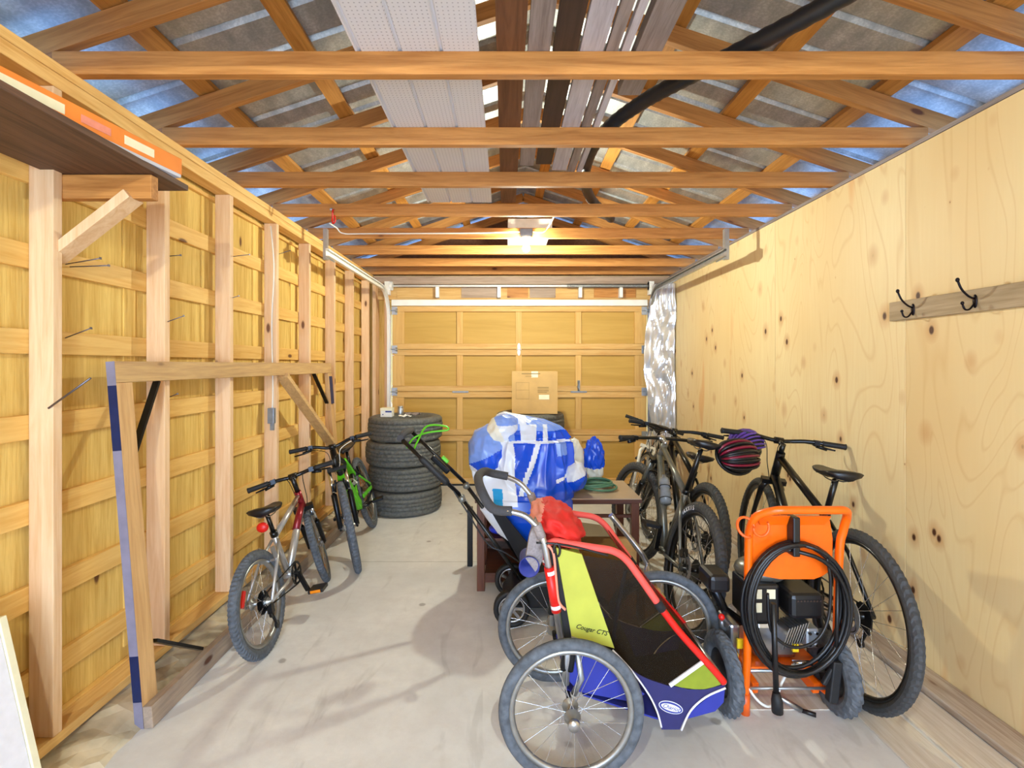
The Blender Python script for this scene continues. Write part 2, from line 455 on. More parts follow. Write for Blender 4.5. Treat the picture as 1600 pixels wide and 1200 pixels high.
# rubble kerb the left wall stands on
b=WB(); n=150; vs=[]; K=9
for i in range(n+1):
    y=YB+(YF-YB)*i/n
    for j in range(K):
        t=j/(K-1); x=XL-.13+t*.30; zz=.10*(1-t**2.2)-.01
        q=noise.noise(Vector((x*9,y*6,3)))*.5+noise.noise(Vector((x*22,y*16,1)))*.35
        vs.append((x+q*.02*(t>0),y,max(-.015,zz+q*.045*(t>.05)) if t<1 else -.02))
fs=[(i*K+j,i*K+j+1,(i+1)*K+j+1,(i+1)*K+j) for i in range(n) for j in range(K-1)]
b.add(vs,fs,0,False); kerb=b.build('rubble_kerb',M['stone']); struct(kerb); kerb.name='trim_1'

# right wall: plywood sheets, studs behind, top plate
wr=WB().box(XR+.012,XR+.016,YB,YF+.05,.0,2.60).build('wall_right',M['plank_dark']); struct(wr)
joints=[YB,-1.13,.086,1.306,2.526,3.746,4.966,6.03]
for a,c in zip(joints[:-1],joints[1:]):
    WB().box(XR,XR+.012,a+.0015,c-.0015,.015,2.592).under('plywood_sheet',M['ply'],wr,'structure',.0015)
b=WB().box(XR-.003,XR+.09,YB,YF,2.594,2.614); b.under('top_plate',M['plank_grey'],wr,'structure')
WB().box(XR+.017,XR+.10,YB,YF+.05,.0,2.593).under('stud_core',M['stud'],wr,'structure')
WB().box(1.905,XR-.001,YB,6.0,0,.035).build('trim_2',M['sill'],kind='structure',bevel=.006)
# one loose veneer patch low on the wall
# front wall around the door, back wall with its open doorway
DY=6.12; DX0,DX1=-1.407,1.75; DT=2.23
b=WB(); b.box(-1.80,DX0-.03,YF,YF+.05,0,2.62); b.box(DX1+.03,2.17,YF,YF+.05,0,2.62); b.box(DX0-.03,DX1+.03,YF,YF+.05,DT+.0,2.62)
wf=b.build('wall_front',M['siding']); struct(wf)
b=WB(); b.box(-1.63,-1.59,6.03,YF-.001,.139,2.5); b.under('wall_stud',M['stud'],wf,'structure')
b=WB(); b.box(-1.50,-1.455,6.10,YF-.001,.0,2.45); b.under('door_jamb',M['stud'],wf,'structure',.002)
b=WB(); b.box(1.79,2.04,6.12,YF-.001,.0,2.45); b.under('door_jamb',M['stud'],wf,'structure',.002)
b=WB(); b.box(-1.64,2.04,6.11,YF-.001,2.50,2.60); b.under('door_header',M['oldx'],wf,'structure',.002)
b=WB(); b.box(-1.64,2.04,6.14,YF-.001,2.31,2.49); b.under('door_header',M['doorr'],wf,'structure',.002)
for (x0,x1,mm) in ((-1.35,-.87,'doorr'),(-.55,-.1,'oldx'),(.02,.28,'jx'),(.30,.62,'oldx'),(1.1,1.62,'jx')):
    WB().box(x0,x1,6.128,6.139,2.335,2.46).under('header_offcut',M[mm],wf,'structure')
b=WB(); b.box(-1.80,-1.2,YB-.06,YB-.01,0,2.62); b.box(1.4,2.17,YB-.06,YB-.01,0,2.62); b.box(-1.2,1.4,YB-.06,YB-.01,2.4,2.62)
wb=b.build('wall_back',M['siding']); struct(wb)

# roof: metal sheets, purlins, rafters, joists
XO0,XO1=-1.74,2.14; XM=.2; SL=1/3.; ZH=2.703
def rz(x): return ZH+SL*(x-XO0) if x<=XM else ZH+SL*(XO1-x)
ce=WB()
ang=math.atan(SL); off=.10/math.cos(ang)+.040
prof=[]; y=YB-.3
while y<YF+.35:      # ribbed sheet profile along the length
    prof += [(y,0),(y+.175,0),(y+.19,.022),(y+.205,.022),(y+.22,0)]
    y+=.23
for side in (0,1):
    xe=XO0-.45 if side==0 else XO1+.45
    vs=[]
    for (yy,h) in prof:
        for t in range(9):
            x=xe+(XM-xe)*t/8
            zz=ZH+SL*((x-XO0) if side==0 else (XO1-x))
            vs.append((x,yy,zz+off+h))
    fs=[(i*9+t,i*9+t+1,(i+1)*9+t+1,(i+1)*9+t) for i in range(len(prof)-1) for t in range(8)]
    ce.add(vs,fs,0,False)
ceil=ce.build('ceiling',M['roof']); struct(ceil)
sol=ceil.modifiers.new('s','SOLIDIFY'); sol.thickness=.002; sol.offset=1
JY=[-1.77,-1.16,-.55,.06,.67,1.28,1.889,2.494,3.07,3.68,4.33,4.96,5.56,6.06]
for y in JY:
    WB().box(XO0,XO1,y,y+.038,ZT,ZH).under('ceiling_joist',M['jx'],ceil,'structure',.002)
    for s,(xa,xb) in enumerate(((XO0-.33,XM),(XO1+.33,XM))):
        za=ZH+SL*((xa-XO0) if s==0 else (XO1-xa)); zb=rz(XM)
        h=.089/2/math.cos(ang)
        p0=Vector((xa,y+.019,za+.045)); p1=Vector((xb,y+.019,zb+.045))
        if s==0: u=(p1-p0).normalized()
        else: u=(p1-p0).normalized()
        # built along its own x axis so that the grain follows it
        L=(p1-p0).length; mb=MB().box(-L/2,L/2,-.019,.019,-.0445,.0445)
        o=mb.build('rafter',M['rx'],None,(0,0,0),'structure',.002)
        o.parent=ceil
        R=Matrix((u,Vector((0,1,0)) if u.x>0 else Vector((0,-1,0)),(Vector((-u.z,0,u.x)) if u.x>0 else Vector((u.z,0,-u.x))))).transposed().to_4x4()
        o.matrix_local=Matrix.Translation((p0+p1)/2-ceil.location)@R
for s in (0,1):
    for x in ((-2.0,-1.52,-1.0,-.48,.02) if s==0 else (2.4,1.92,1.4,.88,.38)):
        zz=ZH+SL*((x-XO0) if s==0 else (XO1-x))+.0955/math.cos(ang)+.019
        a=-ang if s==0 else ang
        mb=MB().box(-.045,.045,-(YF-YB+.5)/2,(YF-YB+.5)/2,-.019,.019)
        o=mb.build('purlin',M['py'],None,(0,0,0),'structure')
        o.parent=ceil; o.matrix_local=Matrix.Translation(Vector((x,(YF+YB)/2,zz))-ceil.location)@Matrix.Rotation(a,4,'Y')
# gable end above the joists, front and back
for yy,nm in ((YF+.06,'wall_front_gable'),(YB-.1,'wall_back_gable')):
    g=MB(); poly=[(XO0-.4,2.62),(XO1+.4,2.62),(XO1+.4,rz(XO1)-.03),(XM,rz(XM)+.12),(XO0-.4,rz(XO0)-.03)]
    g.prism(poly,lambda x,z:Vector((x,yy,z)),lambda x,z:Vector((x,yy+.03,z)))
    struct(g.build(nm,M['plank_brown']))

# the overhead door
b=WB()
zj=[.02,.626,1.167,1.69,DT]
b.box(DX0+.02,DX1-.02,DY+.02,DY+.03,.02,DT)
door=b.build('door_1',M['doorp']); struct(door)
stx=[(DX0,DX0+.15),(-.604,-.53),(.127,.20),(.866,.94),(DX1-.15,DX1)]
for q,(a,c) in enumerate(zip(zj[:-1],zj[1:])):
    WB().box(DX0,DX1,DY-.012,DY+.019,a+.003,a+.072).under('door_rail',M['doorr'],door,'structure',.003)
    WB().box(DX0,DX1,DY-.012,DY+.019,c-.072,c-.003).under('door_rail',M['doorr'],door,'structure',.003)
    for (x0,x1) in stx:
        WB().box(x0,x1,DY-.009,DY+.019,a+.073,c-.073).under('door_stile',M['doors'],door,'structure',.002)
WB().box(DX0,DX1,DY-.05,DY-.013,DT-.002,DT+.072).under('door_strut',M['galvw'],door,'structure',.003)
WB().box(DX0,DX1,DY-.004,DY+.02,.0,.022).under('door_seal',M['black'],door,'structure')
for zc in (1.167,1.69):
    for xx in ((.165,) if zc>1.5 else ()):
        hb=WB(); hb.ell((xx,DY-.016,zc+.035),(.022,.004,.045),12,6); hb.ell((xx,DY-.016,zc-.035),(.022,.004,.045),12,6)
        hb.tube([(xx-.03,DY-.022,zc),(xx+.03,DY-.022,zc)],.007); hb.under('door_hinge',M['galvw'],door,'structure')
for zc in (.626,1.167,1.69,2.17):
    for xx,sg in ((DX0+.03,-1),(DX1-.03,1)):
        hb=WB(); hb.box(xx-.035,xx+.035,DY-.02,DY-.013,zc-.05,zc+.05); hb.tube([(xx-.03*sg,DY-.03,zc),(xx+.045*sg,DY-.03,zc)],.006)
        hb.disc(.024,xx+.02,xx+.04,(0,DY-.03,zc),'x'); hb.under('door_roller',M['galv'],door,'structure',.001)
hb=WB(); hx=.905; zc=1.167; hb.box(hx-.10,hx+.10,DY-.02,DY-.013,zc-.012,zc+.008); hb.box(hx-.014,hx+.014,DY-.03,DY-.013,zc+.01,zc+.14); hb.tube([(hx,DY-.035,zc+.13),(hx-.02,DY-.05,zc+.06),(hx,DY-.04,zc+.01)],.006)
hb.under('door_lock',M['spring'],door,'structure')
hb=WB(); hx=-.56; hb.box(hx-.10,hx+.10,DY-.02,DY-.013,zc-.012,zc+.008); hb.under('door_lock',M['spring'],door,'structure')
# tracks
for k,(x,sg) in enumerate(((-1.45,-1),(1.785,1))):
    tr=WB()
    path=[(x,6.07,z) for z in (.05,1.0,2.0)]+[(x,6.07-.36*(1-math.cos(t)),2.05+.36*math.sin(t)) for t in [PI/2*i/8 for i in range(9)]]+[(x,3.98,2.41)]
    pp=[Vector(p) for p in path]
    for i in range(len(pp)-1):
        d=(pp[i+1]-pp[i]).normalized(); nrm=Vector((0,d.z,-d.y))
        for (o1,o2,w1,w2) in ((0,0,0,.05),):
            a=pp[i]; c=pp[i+1]; X=Vector((1,0,0))
            e=.002
            # C section: web and two flanges
            def slab(x0,x1,n0,n1):
                vs=[a+X*x0+nrm*n0,a+X*x1+nrm*n0,a+X*x1+nrm*n1,a+X*x0+nrm*n1,c+X*x0+nrm*n0,c+X*x1+nrm*n0,c+X*x1+nrm*n1,c+X*x0+nrm*n1]
                tr.add(vs,[(0,1,2,3),(7,6,5,4),(0,4,5,1),(1,5,6,2),(2,6,7,3),(3,7,4,0)])
            slab(sg*.0,sg*.004,-.03,.03); slab(-sg*.026,0,-.03,-.027); slab(-sg*.026,0,.027,.03); slab(-sg*.026,-sg*.023,.015,.03)
    t=tr.under('door_track',M['galvw' if k==0 else 'galv'],door,'structure')
    hb=WB(); hx=x+sg*.03
    hb.box(x-.002+sg*.006,x+sg*.04,4.02,4.06,2.36,ZT-.002); hb.box(x+sg*.006,x+sg*.010,4.0,4.2,2.37,2.45); hb.under('track_hanger',M['galv'],door,'structure')
    hb=WB(); hb.box(x-.03,x+.03,6.02,6.10,2.36,2.52); hb.lathe([(.0,-.0),(.055,0),(.055,.03),(.0,.03)],(x-sg*.03,6.06,2.47),'x',20,False,0,False); hb.under('torsion_bracket',M['galvw'],door,'structure')
hb=WB().tube([(-1.43,6.06,2.47),(1.77,6.06,2.47)],.0145,10); hb.under('torsion_bar',M['galvw'],door,'structure')
hb=WB()
hp=[(.75+1.0*i/520,6.06+.026*math.cos(i*PI/4.),2.47+.026*math.sin(i*PI/4.)) for i in range(521)]
hb.tube(hp,.0035,4,cap=False); hb.under('torsion_spring',M['spring'],door,'structure')
for xx in (-.84,-.08,.92,1.42):
    WB().box(xx-.02,xx+.02,6.05,6.125,2.33,2.46).under('spring_bracket',M['galvw'],door,'structure')

# ------------------------------------------------------------------ bicycles
_wheel_cache={}
def torus_prof(R,r,k=10,flat=1.0):
    return [(R-r+r*math.cos(2*PI*i/k), flat*r*math.sin(2*PI*i/k)) for i in range(k)]
def wheel(parent, Mx, R, tr, tyre, rim, nsp=28, knob=True, hubr=.022, cassette=False, disc=False, refl=None, thick_rim=.011, spokes='spoke', front=False):
    """wheel in its own frame: axle along local y, centre at the origin. Returns the wheel part."""
    key=(R,tr,tyre,rim,nsp,knob,hubr,cassette,disc,refl,spokes,front)
    if key in _wheel_cache:
        o=copy_tree(_wheel_cache[key],parent); o.matrix_local=Mx; return o
    Rr=R-2*tr
    w=MB(); w.lathe([(Rr+.004,-tr*.62),(Rr+.004,tr*.62),(Rr-thick_rim,tr*.45),(Rr-thick_rim-.006,0),(Rr-thick_rim,-tr*.45)],n=48,closed=True)
    hw=.05 if front else .062
    w.lathe([(.004,-hw-.012),(.007,-hw-.012),(.009,-hw),(hubr+.008,-hw*.62),(hubr+.008,-hw*.55),(hubr*.6,-hw*.5),(hubr*.6,hw*.5),(hubr+.008,hw*.55),(hubr+.008,hw*.62),(.009,hw),(.007,hw+.012),(.004,hw+.012)],n=16)
    o=w.build('wheel',M[rim],parent,(0,0,0)); o.parent=parent; o.matrix_local=Mx
    t=MB(); n=150
    if knob:
        k=12
        pr=torus_prof(R,tr,k,.95)
        def mod(i,j):
            a=2*PI*j/k; c=math.cos(a)
            if c<.35: return 0
            ph=(i+(1 if c<.8 else 0))%2
            return tr*.2*ph*(1 if c>.35 else 0)
        t.lathe(pr,n=n,closed=True,smooth=False,mod=mod)
    else: t.lathe(torus_prof(R,tr,12,.95),n=64,closed=True)
    t.build('tire',M[tyre],o)
    s=MB()
    for i in range(nsp):
        a=2*PI*i/nsp; sd=1 if i%2 else -1; da=(.5 if (i//2)%2 else -.5)
        p=(math.cos(a+da)*(hubr+.006),sd*hw*.58,math.sin(a+da)*(hubr+.006)); q=(math.cos(a)*(Rr-.006),0,math.sin(a)*(Rr-.006))
        s.tube([p,q],.0013,3,cap=False)
    s.build('spokes',M[spokes],o)
    if cassette:
        c=MB()
        for q,(r,y) in enumerate(((.058,.020),(.052,.025),(.045,.030),(.038,.035),(.031,.040),(.025,.045))):
            c.lathe([(.012,-y),(r,-y),(r,-y-.002),(.012,-y-.002)],n=30,m=0,smooth=False,mod=lambda i,j:(.0035*(i%2) if j in(1,2) else 0))
        c.build('cassette',M['darkm'],o)
    if disc:
        c=MB(); c.lathe([(.052,.040),(.08,.040),(.08,.042),(.052,.042)],n=36,closed=True,smooth=False)
        for i in range(6):
            a=2*PI*i/6; c.beam((.02*math.cos(a),.041,.02*math.sin(a)),(.055*math.cos(a+.4),.041,.055*math.sin(a+.4)),.008,.002,up=(0,1,0))
        c.build('brake_disc',M['galv'],o)
    if refl:
        for a in ((2.9,) if refl=='red' else (-1.3,1.9)):
            c=MB(); rr=Rr-.05; T=Vector((-math.sin(a),0,math.cos(a))); P=Vector((rr*math.cos(a),0,rr*math.sin(a)))
            c.beam(P-T*.04,P+T*.04,.012,.022,up=(math.cos(a),0,math.sin(a)))
            c.build('reflector',M['amber' if refl=='amber' else 'red'],o)
    _wheel_cache[key]=o
    return o

def bike(label, rear, front_dir, lean, p, group='bicycles'):
    """rear: contact point of the rear wheel; front_dir: heading in degrees from +X; lean: degrees about the heading axis.
    local frame: x forward, y left, z up"""
    root=thing('bicycle',label,'bicycle',(0,0,0),group)
    root.matrix_world=Matrix.Translation(Vector(rear))@Matrix.Rotation(math.radians(front_dir),4,'Z')@Matrix.Rotation(math.radians(lean),4,'X')
    s=p.get('s',1.0); R=p['R']; wb=p['wb']; tr=p['tr']
    ha=math.radians(p.get('ha',69)); u=Vector((-math.cos(ha),0,math.sin(ha)))
    Fh=Vector((wb,0,R)); Rh=Vector((0,0,R)); BB=Vector((p.get('cs',.43),0,p.get('bbh',.31)))
    fl_=p.get('fork',.47); Hb=Fh+u*fl_-Vector((.045*s,0,0)); Ht=Hb+u*p.get('hl',.12)
    SC=BB+Vector((-math.cos(math.radians(73)),0,math.sin(math.radians(73))))*p.get('st',.43)
    steer=Matrix.Translation(Hb)@Matrix.Rotation(math.radians(p.get('steer',0)),4,u)@Matrix.Translation(-Hb)
    def S(v): return steer@Vector(v)
    tr_t=p.get('tube',.019)
    f=MB(); c=p['frame']; c2=p.get('frame2',c)
    seat_top=SC+(SC-BB).normalized()*p.get('post',.2)
    f.tube([Hb-u*.012,Ht+u*.012],tr_t*1.15,12,m=1 if c2!=c else 0)
    f.tube([BB,SC+(SC-BB).normalized()*.02],tr_t*.9,12)
    f.tube([Hb+u*.02,BB],tr_t*1.2,12,m=0)
    f.tube([Ht-u*.02,SC+Vector((0,0,-.012))],tr_t*.95,12)
    if c2!=c:
        f.tube([Hb+u*.02,Hb+u*.02+(BB-Hb)*.42],tr_t*1.22,12,m=1)
        f.tube([Ht-u*.02,Ht-u*.02+(SC-Ht)*.3],tr_t*.97,12,m=1)
    for sd in (1,-1):
        f.tube([SC+Vector((0,sd*.018,-.03)),SC*.6+Rh*.4+Vector((0,sd*.05,0)),Rh+Vector((0,sd*.068,0))],tr_t*.45,8)
        f.tube([BB+Vector((0,sd*.03,0)),BB*.6+Rh*.4+Vector((0,sd*.055,0)),Rh+Vector((0,sd*.068,0))],tr_t*.5,8)
        f.disc(.022,.062,.074,(0,0,R) if sd>0 else (0,0,R),'y',12)
    f.tube([BB+Vector((0,-.036,0)),BB+Vector((0,.036,0))],.024,14)
    if p.get('susp'):   # rear-suspension linkage in the accent colour
        sc_=p['susp']
    f.build('frame',[M[c],M[c2]],root)
    if p.get('susp'):
        g=MB()
        a=Hb+(BB-Hb)*.18; bq=Hb+(BB-Hb)*.95
        g.beam(a,bq,.06,.085,up=(0,0,1)); m1=Ht+(SC-Ht)*.55
        g.beam(m1,SC+Vector((-.02,0,-.08)),.05,.035); g.beam(SC+Vector((0,0,-.1)),BB+Vector((.02,0,.08)),.035,.03)
        for sd in (1,-1): g.beam(BB+Vector((-.02,sd*.05,.08)),Rh+Vector((0,sd*.07,.03)),.012,.035); g.beam(SC+Vector((0,sd*.05,-.1)),Rh+Vector((0,sd*.07,.06)),.012,.02)
        g.build('swingarm',M[p['susp']],root,bevel=.006)
        g=MB(); A=SC+Vector((.13,0,-.1)); Bq=SC+Vector((.0,0,-.16)); hp=[]
        for i in range(60):
            t=i/59; a=t*2*PI*6; D=(Bq-A).normalized(); N1=D.cross(Vector((0,1,0))); hp.append(A+(Bq-A)*t+N1*.022*math.cos(a)+Vector((0,.022*math.sin(a),0)))
        g.tube(hp,.004,5); g.build('shock_spring',M['galv'],root)
    wheel(root,Matrix.Translation(Rh)@Matrix.Rotation(p.get('spin',.3),4,'Y'),R-.0,tr,p['tyre'],p['rim'],p.get('nsp',28),p.get('knob',True),cassette=True,disc=p.get('disc',False),refl=p.get('refl_r'))
    wheel(root,steer@Matrix.Translation(Fh)@Matrix.Rotation(.5,4,'Y'),R-.0,tr,p['tyre'],p['rim'],p.get('nsp',28),p.get('knob',True),disc=p.get('disc',False),refl=p.get('refl_f'),front=True)
    # fork
    k=MB(); fk=p.get('forkcol','blackm'); fr=p.get('forkr',.016)
    crown=Hb-u*.02; hwf=.058 if R>.3 else .05
    rigid=p.get('rigid',False)
    for sd in (1,-1):
        top=crown+Vector((0,sd*hwf,0)); bot=Fh+Vector((0,sd*hwf,0)); mid=top+(bot-top)*.42
        if rigid: k.tube([S(v) for v in (crown+Vector((0,sd*.03,0)),top-u*.05,top+(bot-top)*.5,bot)],[fr*1.2,fr*1.1,fr*.9,fr*.6],10)
        else:
            k.tube([S(top),S(mid)],fr*.8,10,m=1); k.tube([S(mid),S(mid+(bot-top)*.03),S(bot)],[fr*1.25,fr*1.25,fr*1.1],10)
        k.disc(.018,-.006,.006,S(bot),'y',10)
    k.beam(S(crown+Vector((0,-hwf-.012,0))),S(crown+Vector((0,hwf+.012,0))),.04,.03,up=u)
    k.tube([S(crown),S(Hb)],.018,10)
    if not rigid:
        arch=[S(Fh+Vector((0,hwf,0))+(crown-Fh)*.60),S(Fh+Vector((.03,hwf*.8,0))+(crown-Fh)*.76),S(Fh+Vector((.03,-hwf*.8,0))+(crown-Fh)*.76),S(Fh+Vector((0,-hwf,0))+(crown-Fh)*.60)]
        k.tube(smooth_path(arch,4),.009,6)
    k.build('fork',[M[fk],M[p.get('stanch','chrome')]],root)
    # stem, bar, grips, levers
    stl=p.get('stem',.06); bh=p.get('bh',.03); A=Ht+u*.02; Bc=Ht+u*bh+Vector((stl,0,stl*.25))
    k=MB(); k.tube([S(Ht),S(Ht+u*(bh+.01))],.016,10); k.tube([S(Ht+u*bh),S(Bc)],.015,10); k.tube([S(Bc+Vector((0,-.025,0))),S(Bc+Vector((0,.025,0)))],.021,12)
    k.build('stem',M[p.get('stemcol','blackm')],root)
    bw=p.get('bw',.6)/2; rise=p.get('rise',.02); sw=p.get('sweep',.04)
    bar=[Bc+Vector((-sw,-bw,rise)),Bc+Vector((-sw*.35,-bw*.5,rise)),Bc+Vector((0,-bw*.22,rise*.3)),Bc+Vector((0,-.03,0)),Bc+Vector((0,.03,0)),Bc+Vector((0,bw*.22,rise*.3)),Bc+Vector((-sw*.35,bw*.5,rise)),Bc+Vector((-sw,bw,rise))]
    k=MB(); k.tube([S(v) for v in smooth_path(bar,4)],.0125,10); hb=k.build('handlebar',M[p.get('barcol','blackm')],root)
    for sd in (1,-1):
        e=bar[-1] if sd>0 else bar[0]; i_=bar[-2] if sd>0 else bar[1]; d=(i_-e).normalized()
        k=MB(); pts=[e-d*.004,e,e+d*.01,e+d*.11,e+d*.12]; k.tube([S(v) for v in pts],[.012,.019,.0165,.016,.018],12); k.build('grip',M['black'],hb)
        k=MB(); q=e+d*.15
        k.obox(S(q),(.03,.03,.03),steer.to_3x3()); k.tube([S(v) for v in smooth_path([q+Vector((.015,0,-.01)),q+Vector((.045,0,-.02)),e+d*.09+Vector((.06,0,-.03)),e+d*.03+Vector((.05,0,-.035))],4)],[.007]+[.006]*10+[.005,.005],8)
        k.tube([S(q+Vector((.005,0,-.02))),S(q-d*.06+Vector((.01,0,-.032)))],.011,8)
        k.build('brake_lever',M['darkm' if not p.get('silverlever') else 'alu'],hb)
        mid=Hb+Vector((.07,sd*.06,.05)); k=MB()
        k.tube(smooth_path([S(q+Vector((.03,0,-.015))),S(Bc+Vector((.10,sd*.05,-.02))),S(Ht+Vector((.12,sd*.03,-.08))),S(Hb+Vector((.03,sd*.02,0))) if sd>0 else Hb+(BB-Hb)*.15+Vector((0,-.03,0))],6),.0028,5)
        k.build('cable',M[p.get('cablecol','blackp') if sd>0 else 'blackp'],root)
    # saddle
    n=14; sp=seat_top; k=MB()
    L=.27*max(.82,s); vs=[]; prof=[]
    for i in range(n+1):
        t=i/n; x=-L*.45+L*t
        w=.072*(1-t)**.55*(.75+.25*min(1,t*9)) +.019 if t<1 else .008
        if t==0: w=.045
        top=.035+.012*math.cos((t-.1)*5.0)*(1 if t<.5 else .4)-(.012 if t>.93 else 0)
        ring=[]
        for j in range(12):
            a=2*PI*j/12; yy=w*math.cos(a); zz=math.sin(a)
            ring.append(sp+Vector((x*1.0+.02,yy,top+(zz*.012 if zz>0 else zz*(.034-.010*t)))))
        vs+=ring
    fs=[(i*12+j,i*12+(j+1)%12,(i+1)*12+(j+1)%12,(i+1)*12+j) for i in range(n) for j in range(12)]
    fs+= [list(range(12))[::-1],[n*12+j for j in range(12)]]
    k.add(vs,fs,0,True)
    sa=k.build('saddle',M['blackp'],root)
    k=MB()
    for sd in (1,-1): k.tube(smooth_path([sp+Vector((-.07,sd*.03,.02)),sp+Vector((-.03,sd*.02,-.002)),sp+Vector((.05,sd*.02,-.002)),sp+Vector((.13,sd*.012,.025))],3),.0035,6)
    k.build('saddle_rail',M['alu'],sa)
    k=MB(); k.tube([SC,sp+Vector((0,0,-.002))],.0145*max(.85,s),12); k.tube([SC-(SC-BB).normalized()*.01,SC+(SC-BB).normalized()*.02],.021,12,m=0); k.build('seat_post',M['blackm'],root)
    if p.get('tail'):
        k=MB(); k.ell(sp+Vector((-.075,0,-.045)),(.02,.034,.028),12,8); k.build('tail_light',M['red'],root)
    # drive train
    cr=MB(); rr=p.get('ring',.075); cy=-.048; cr.tube([BB+Vector((0,-.064,0)),BB+Vector((0,.064,0))],.011,8)
    cr.lathe([(rr-.012,cy),(rr,cy),(rr,cy-.003),(rr-.012,cy-.003)],BB,'y',40,True,0,False,mod=lambda i,j:(.003*(i%2) if j in(1,2) else 0))
    for i in range(5):
        a=2*PI*i/5+.3; cr.beam(BB+Vector((0,cy,0)),BB+Vector((math.cos(a)*(rr-.006),cy,math.sin(a)*(rr-.006))),.004,.012,up=(0,1,0))
    ca=p.get('crank_a',-.9); cl=.165*min(1,s+.1)
    for sd,aa in ((-1,ca),(1,ca+PI)):
        e=BB+Vector((math.cos(aa)*cl,sd*.075,math.sin(aa)*cl)); cr.beam(BB+Vector((0,sd*.058,0)),e,.014,.026,up=(0,1,0))
    cro=cr.build('crankset',M[p.get('crcol','darkm')],root)
    for sd,aa in ((-1,ca),(1,ca+PI)):
        e=BB+Vector((math.cos(aa)*cl,sd*.075,math.sin(aa)*cl)); k=MB()
        k.box(e.x-.045,e.x+.045,e.y+min(sd*.015,sd*.105),e.y+max(sd*.015,sd*.105),e.z-.011,e.z+.011); k.tube([e,e+Vector((0,sd*.03,0))],.007,8)
        pd=k.build('pedal',M[p.get('pedcol','blackp')],cro,bevel=.004)
        if p.get('pedrefl'):
            k=MB(); k.box(e.x-.048,e.x-.044,e.y+min(sd*.03,sd*.09),e.y+max(sd*.03,sd*.09),e.z-.007,e.z+.009); k.build('pedal_reflector',M['amber'],cro)
            k=MB(); k.box(e.x+.044,e.x+.048,e.y+min(sd*.03,sd*.09),e.y+max(sd*.03,sd*.09),e.z-.007,e.z+.009); k.build('pedal_reflector',M['amber'],cro)
    k=MB(); r2=.035
    for sg in (1,-1):
        pts=[BB+Vector((0,cy,sg*rr)),Rh+Vector((0,-.035,sg*r2))]; k.tube(pts,.0045,4)
    k.build('chain',M['darkm'],root)
    k=MB(); D=Rh+Vector((.01,-.05,-.07)); k.obox(D+Vector((0,0,.03)),(.03,.025,.05),Matrix.Identity(3)); k.tube([D+Vector((0,0,.0)),D+Vector((.035,0,-.075))],.008,6)
    for q in (D,D+Vector((.035,0,-.075))): k.lathe([(.004,-.005),(.02,-.005),(.02,.005),(.004,.005)],q,'y',14,True,0,False)
    k.build('derailleur',M['darkm'],root)
    # brakes
    bc=M[p.get('brcol','darkm')]
    if p.get('disc'):
        k=MB(); k.obox(Rh+Vector((.02,.055,.075)),(.045,.03,.04),Matrix.Rotation(.6,3,'Y')); k.build('brake_caliper',bc,root)
        k=MB(); k.tube(smooth_path([Rh+Vector((.02,.06,.09)),Rh+Vector((-.07,.07,.06)),Rh+Vector((-.1,.07,-.02)),Rh+Vector((-.03,.07,-.06))],5),.0028,5); k.build('cable',M['blackp'],root)
    else:
        for sd in (1,-1):
            q=Rh+(SC-Rh).normalized()*(R-tr); k=MB()
            k.beam(q+Vector((0,sd*.045,-.02)),q+Vector((-.01,sd*.035,.07)),.012,.022); k.obox(q+Vector((0,sd*.028,0)),(.05,.03,.014),Matrix.Identity(3)); k.build('brake_arm',bc,root)
            q=Fh+(crown-Fh).normalized()*(R-tr)+Vector((.03,0,0)); k=MB(); k.tube([S(q+Vector((0,sd*.04,-.02))),S(q+Vector((.01,sd*.03,.07)))],.008,6); k.build('brake_arm',bc,root)
    if p.get('bottle'):
        d=(BB-Hb).normalized(); nrm=Vector((0,1,0)).cross(d);  nrm=nrm if nrm.z>0 else -nrm
        q=Hb+(BB-Hb)*.42+nrm*.062
        k=MB(); 
        prof=[(.001,0),(.036,.002),(.037,.08),(.031,.10),(.037,.12),(.037,.165),(.028,.19),(.016,.2),(.014,.215),(.001,.216)]
        Rm=Matrix((nrm,Vector((0,1,0)),-d)).transposed()
        mm=MB().lathe(prof,(0,0,0),'z',20); k.add([q+Rm@v+d*.1 for v in mm.v],mm.f,0,True)
        bt=k.build('bottle',M['clearb'],root)
        k=MB()
        for t in (.0,.09): 
            ring=[q+Rm@Vector((.040*math.cos(a),.040*math.sin(a),t-.07)) for a in [2*PI*i/16 for i in range(16)]]
            k.tube(ring,.003,5,closed=True)
        k.build('bottle_cage',M['blackm'],root)
    if p.get('kick'):
        k=MB(); a=Rh+Vector((.22,.055,-.03)); e=Rh+Vector((-.10,.10,-.20)); k.tube([a,a+(e-a)*.62],.009,8); k.tube([a+(e-a)*.6,e-(e-a)*.04,e],[.013,.016,.017],10); k.build('kickstand',M['blackm'],root)
    if p.get('tyretext'):
        nchar=len(p['tyretext'])
        for i,ch in enumerate(p['tyretext']):
            rad=R-tr*1.25; a=math.radians(p.get('tt_a',128)+p.get('tt_s',1)*i*5.4)
            # letters lie on the tyre wall, left side
            side=p.get('tt_s',1)
            pos=Rh+Vector((rad*math.cos(a),side*tr*.93,rad*math.sin(a)))
            up=Vector((math.cos(a),0,math.sin(a))); rt=Vector((math.sin(a),0,-math.cos(a))); nr=Vector((0,side,0))
            if side>0: rt=-rt
            Mx=Matrix.Translation(pos)@Matrix((rt,up,nr)).transposed().to_4x4()
            text('tire_lettering',ch,.036,M['whitet'],root,Mx,.0008)
    return root

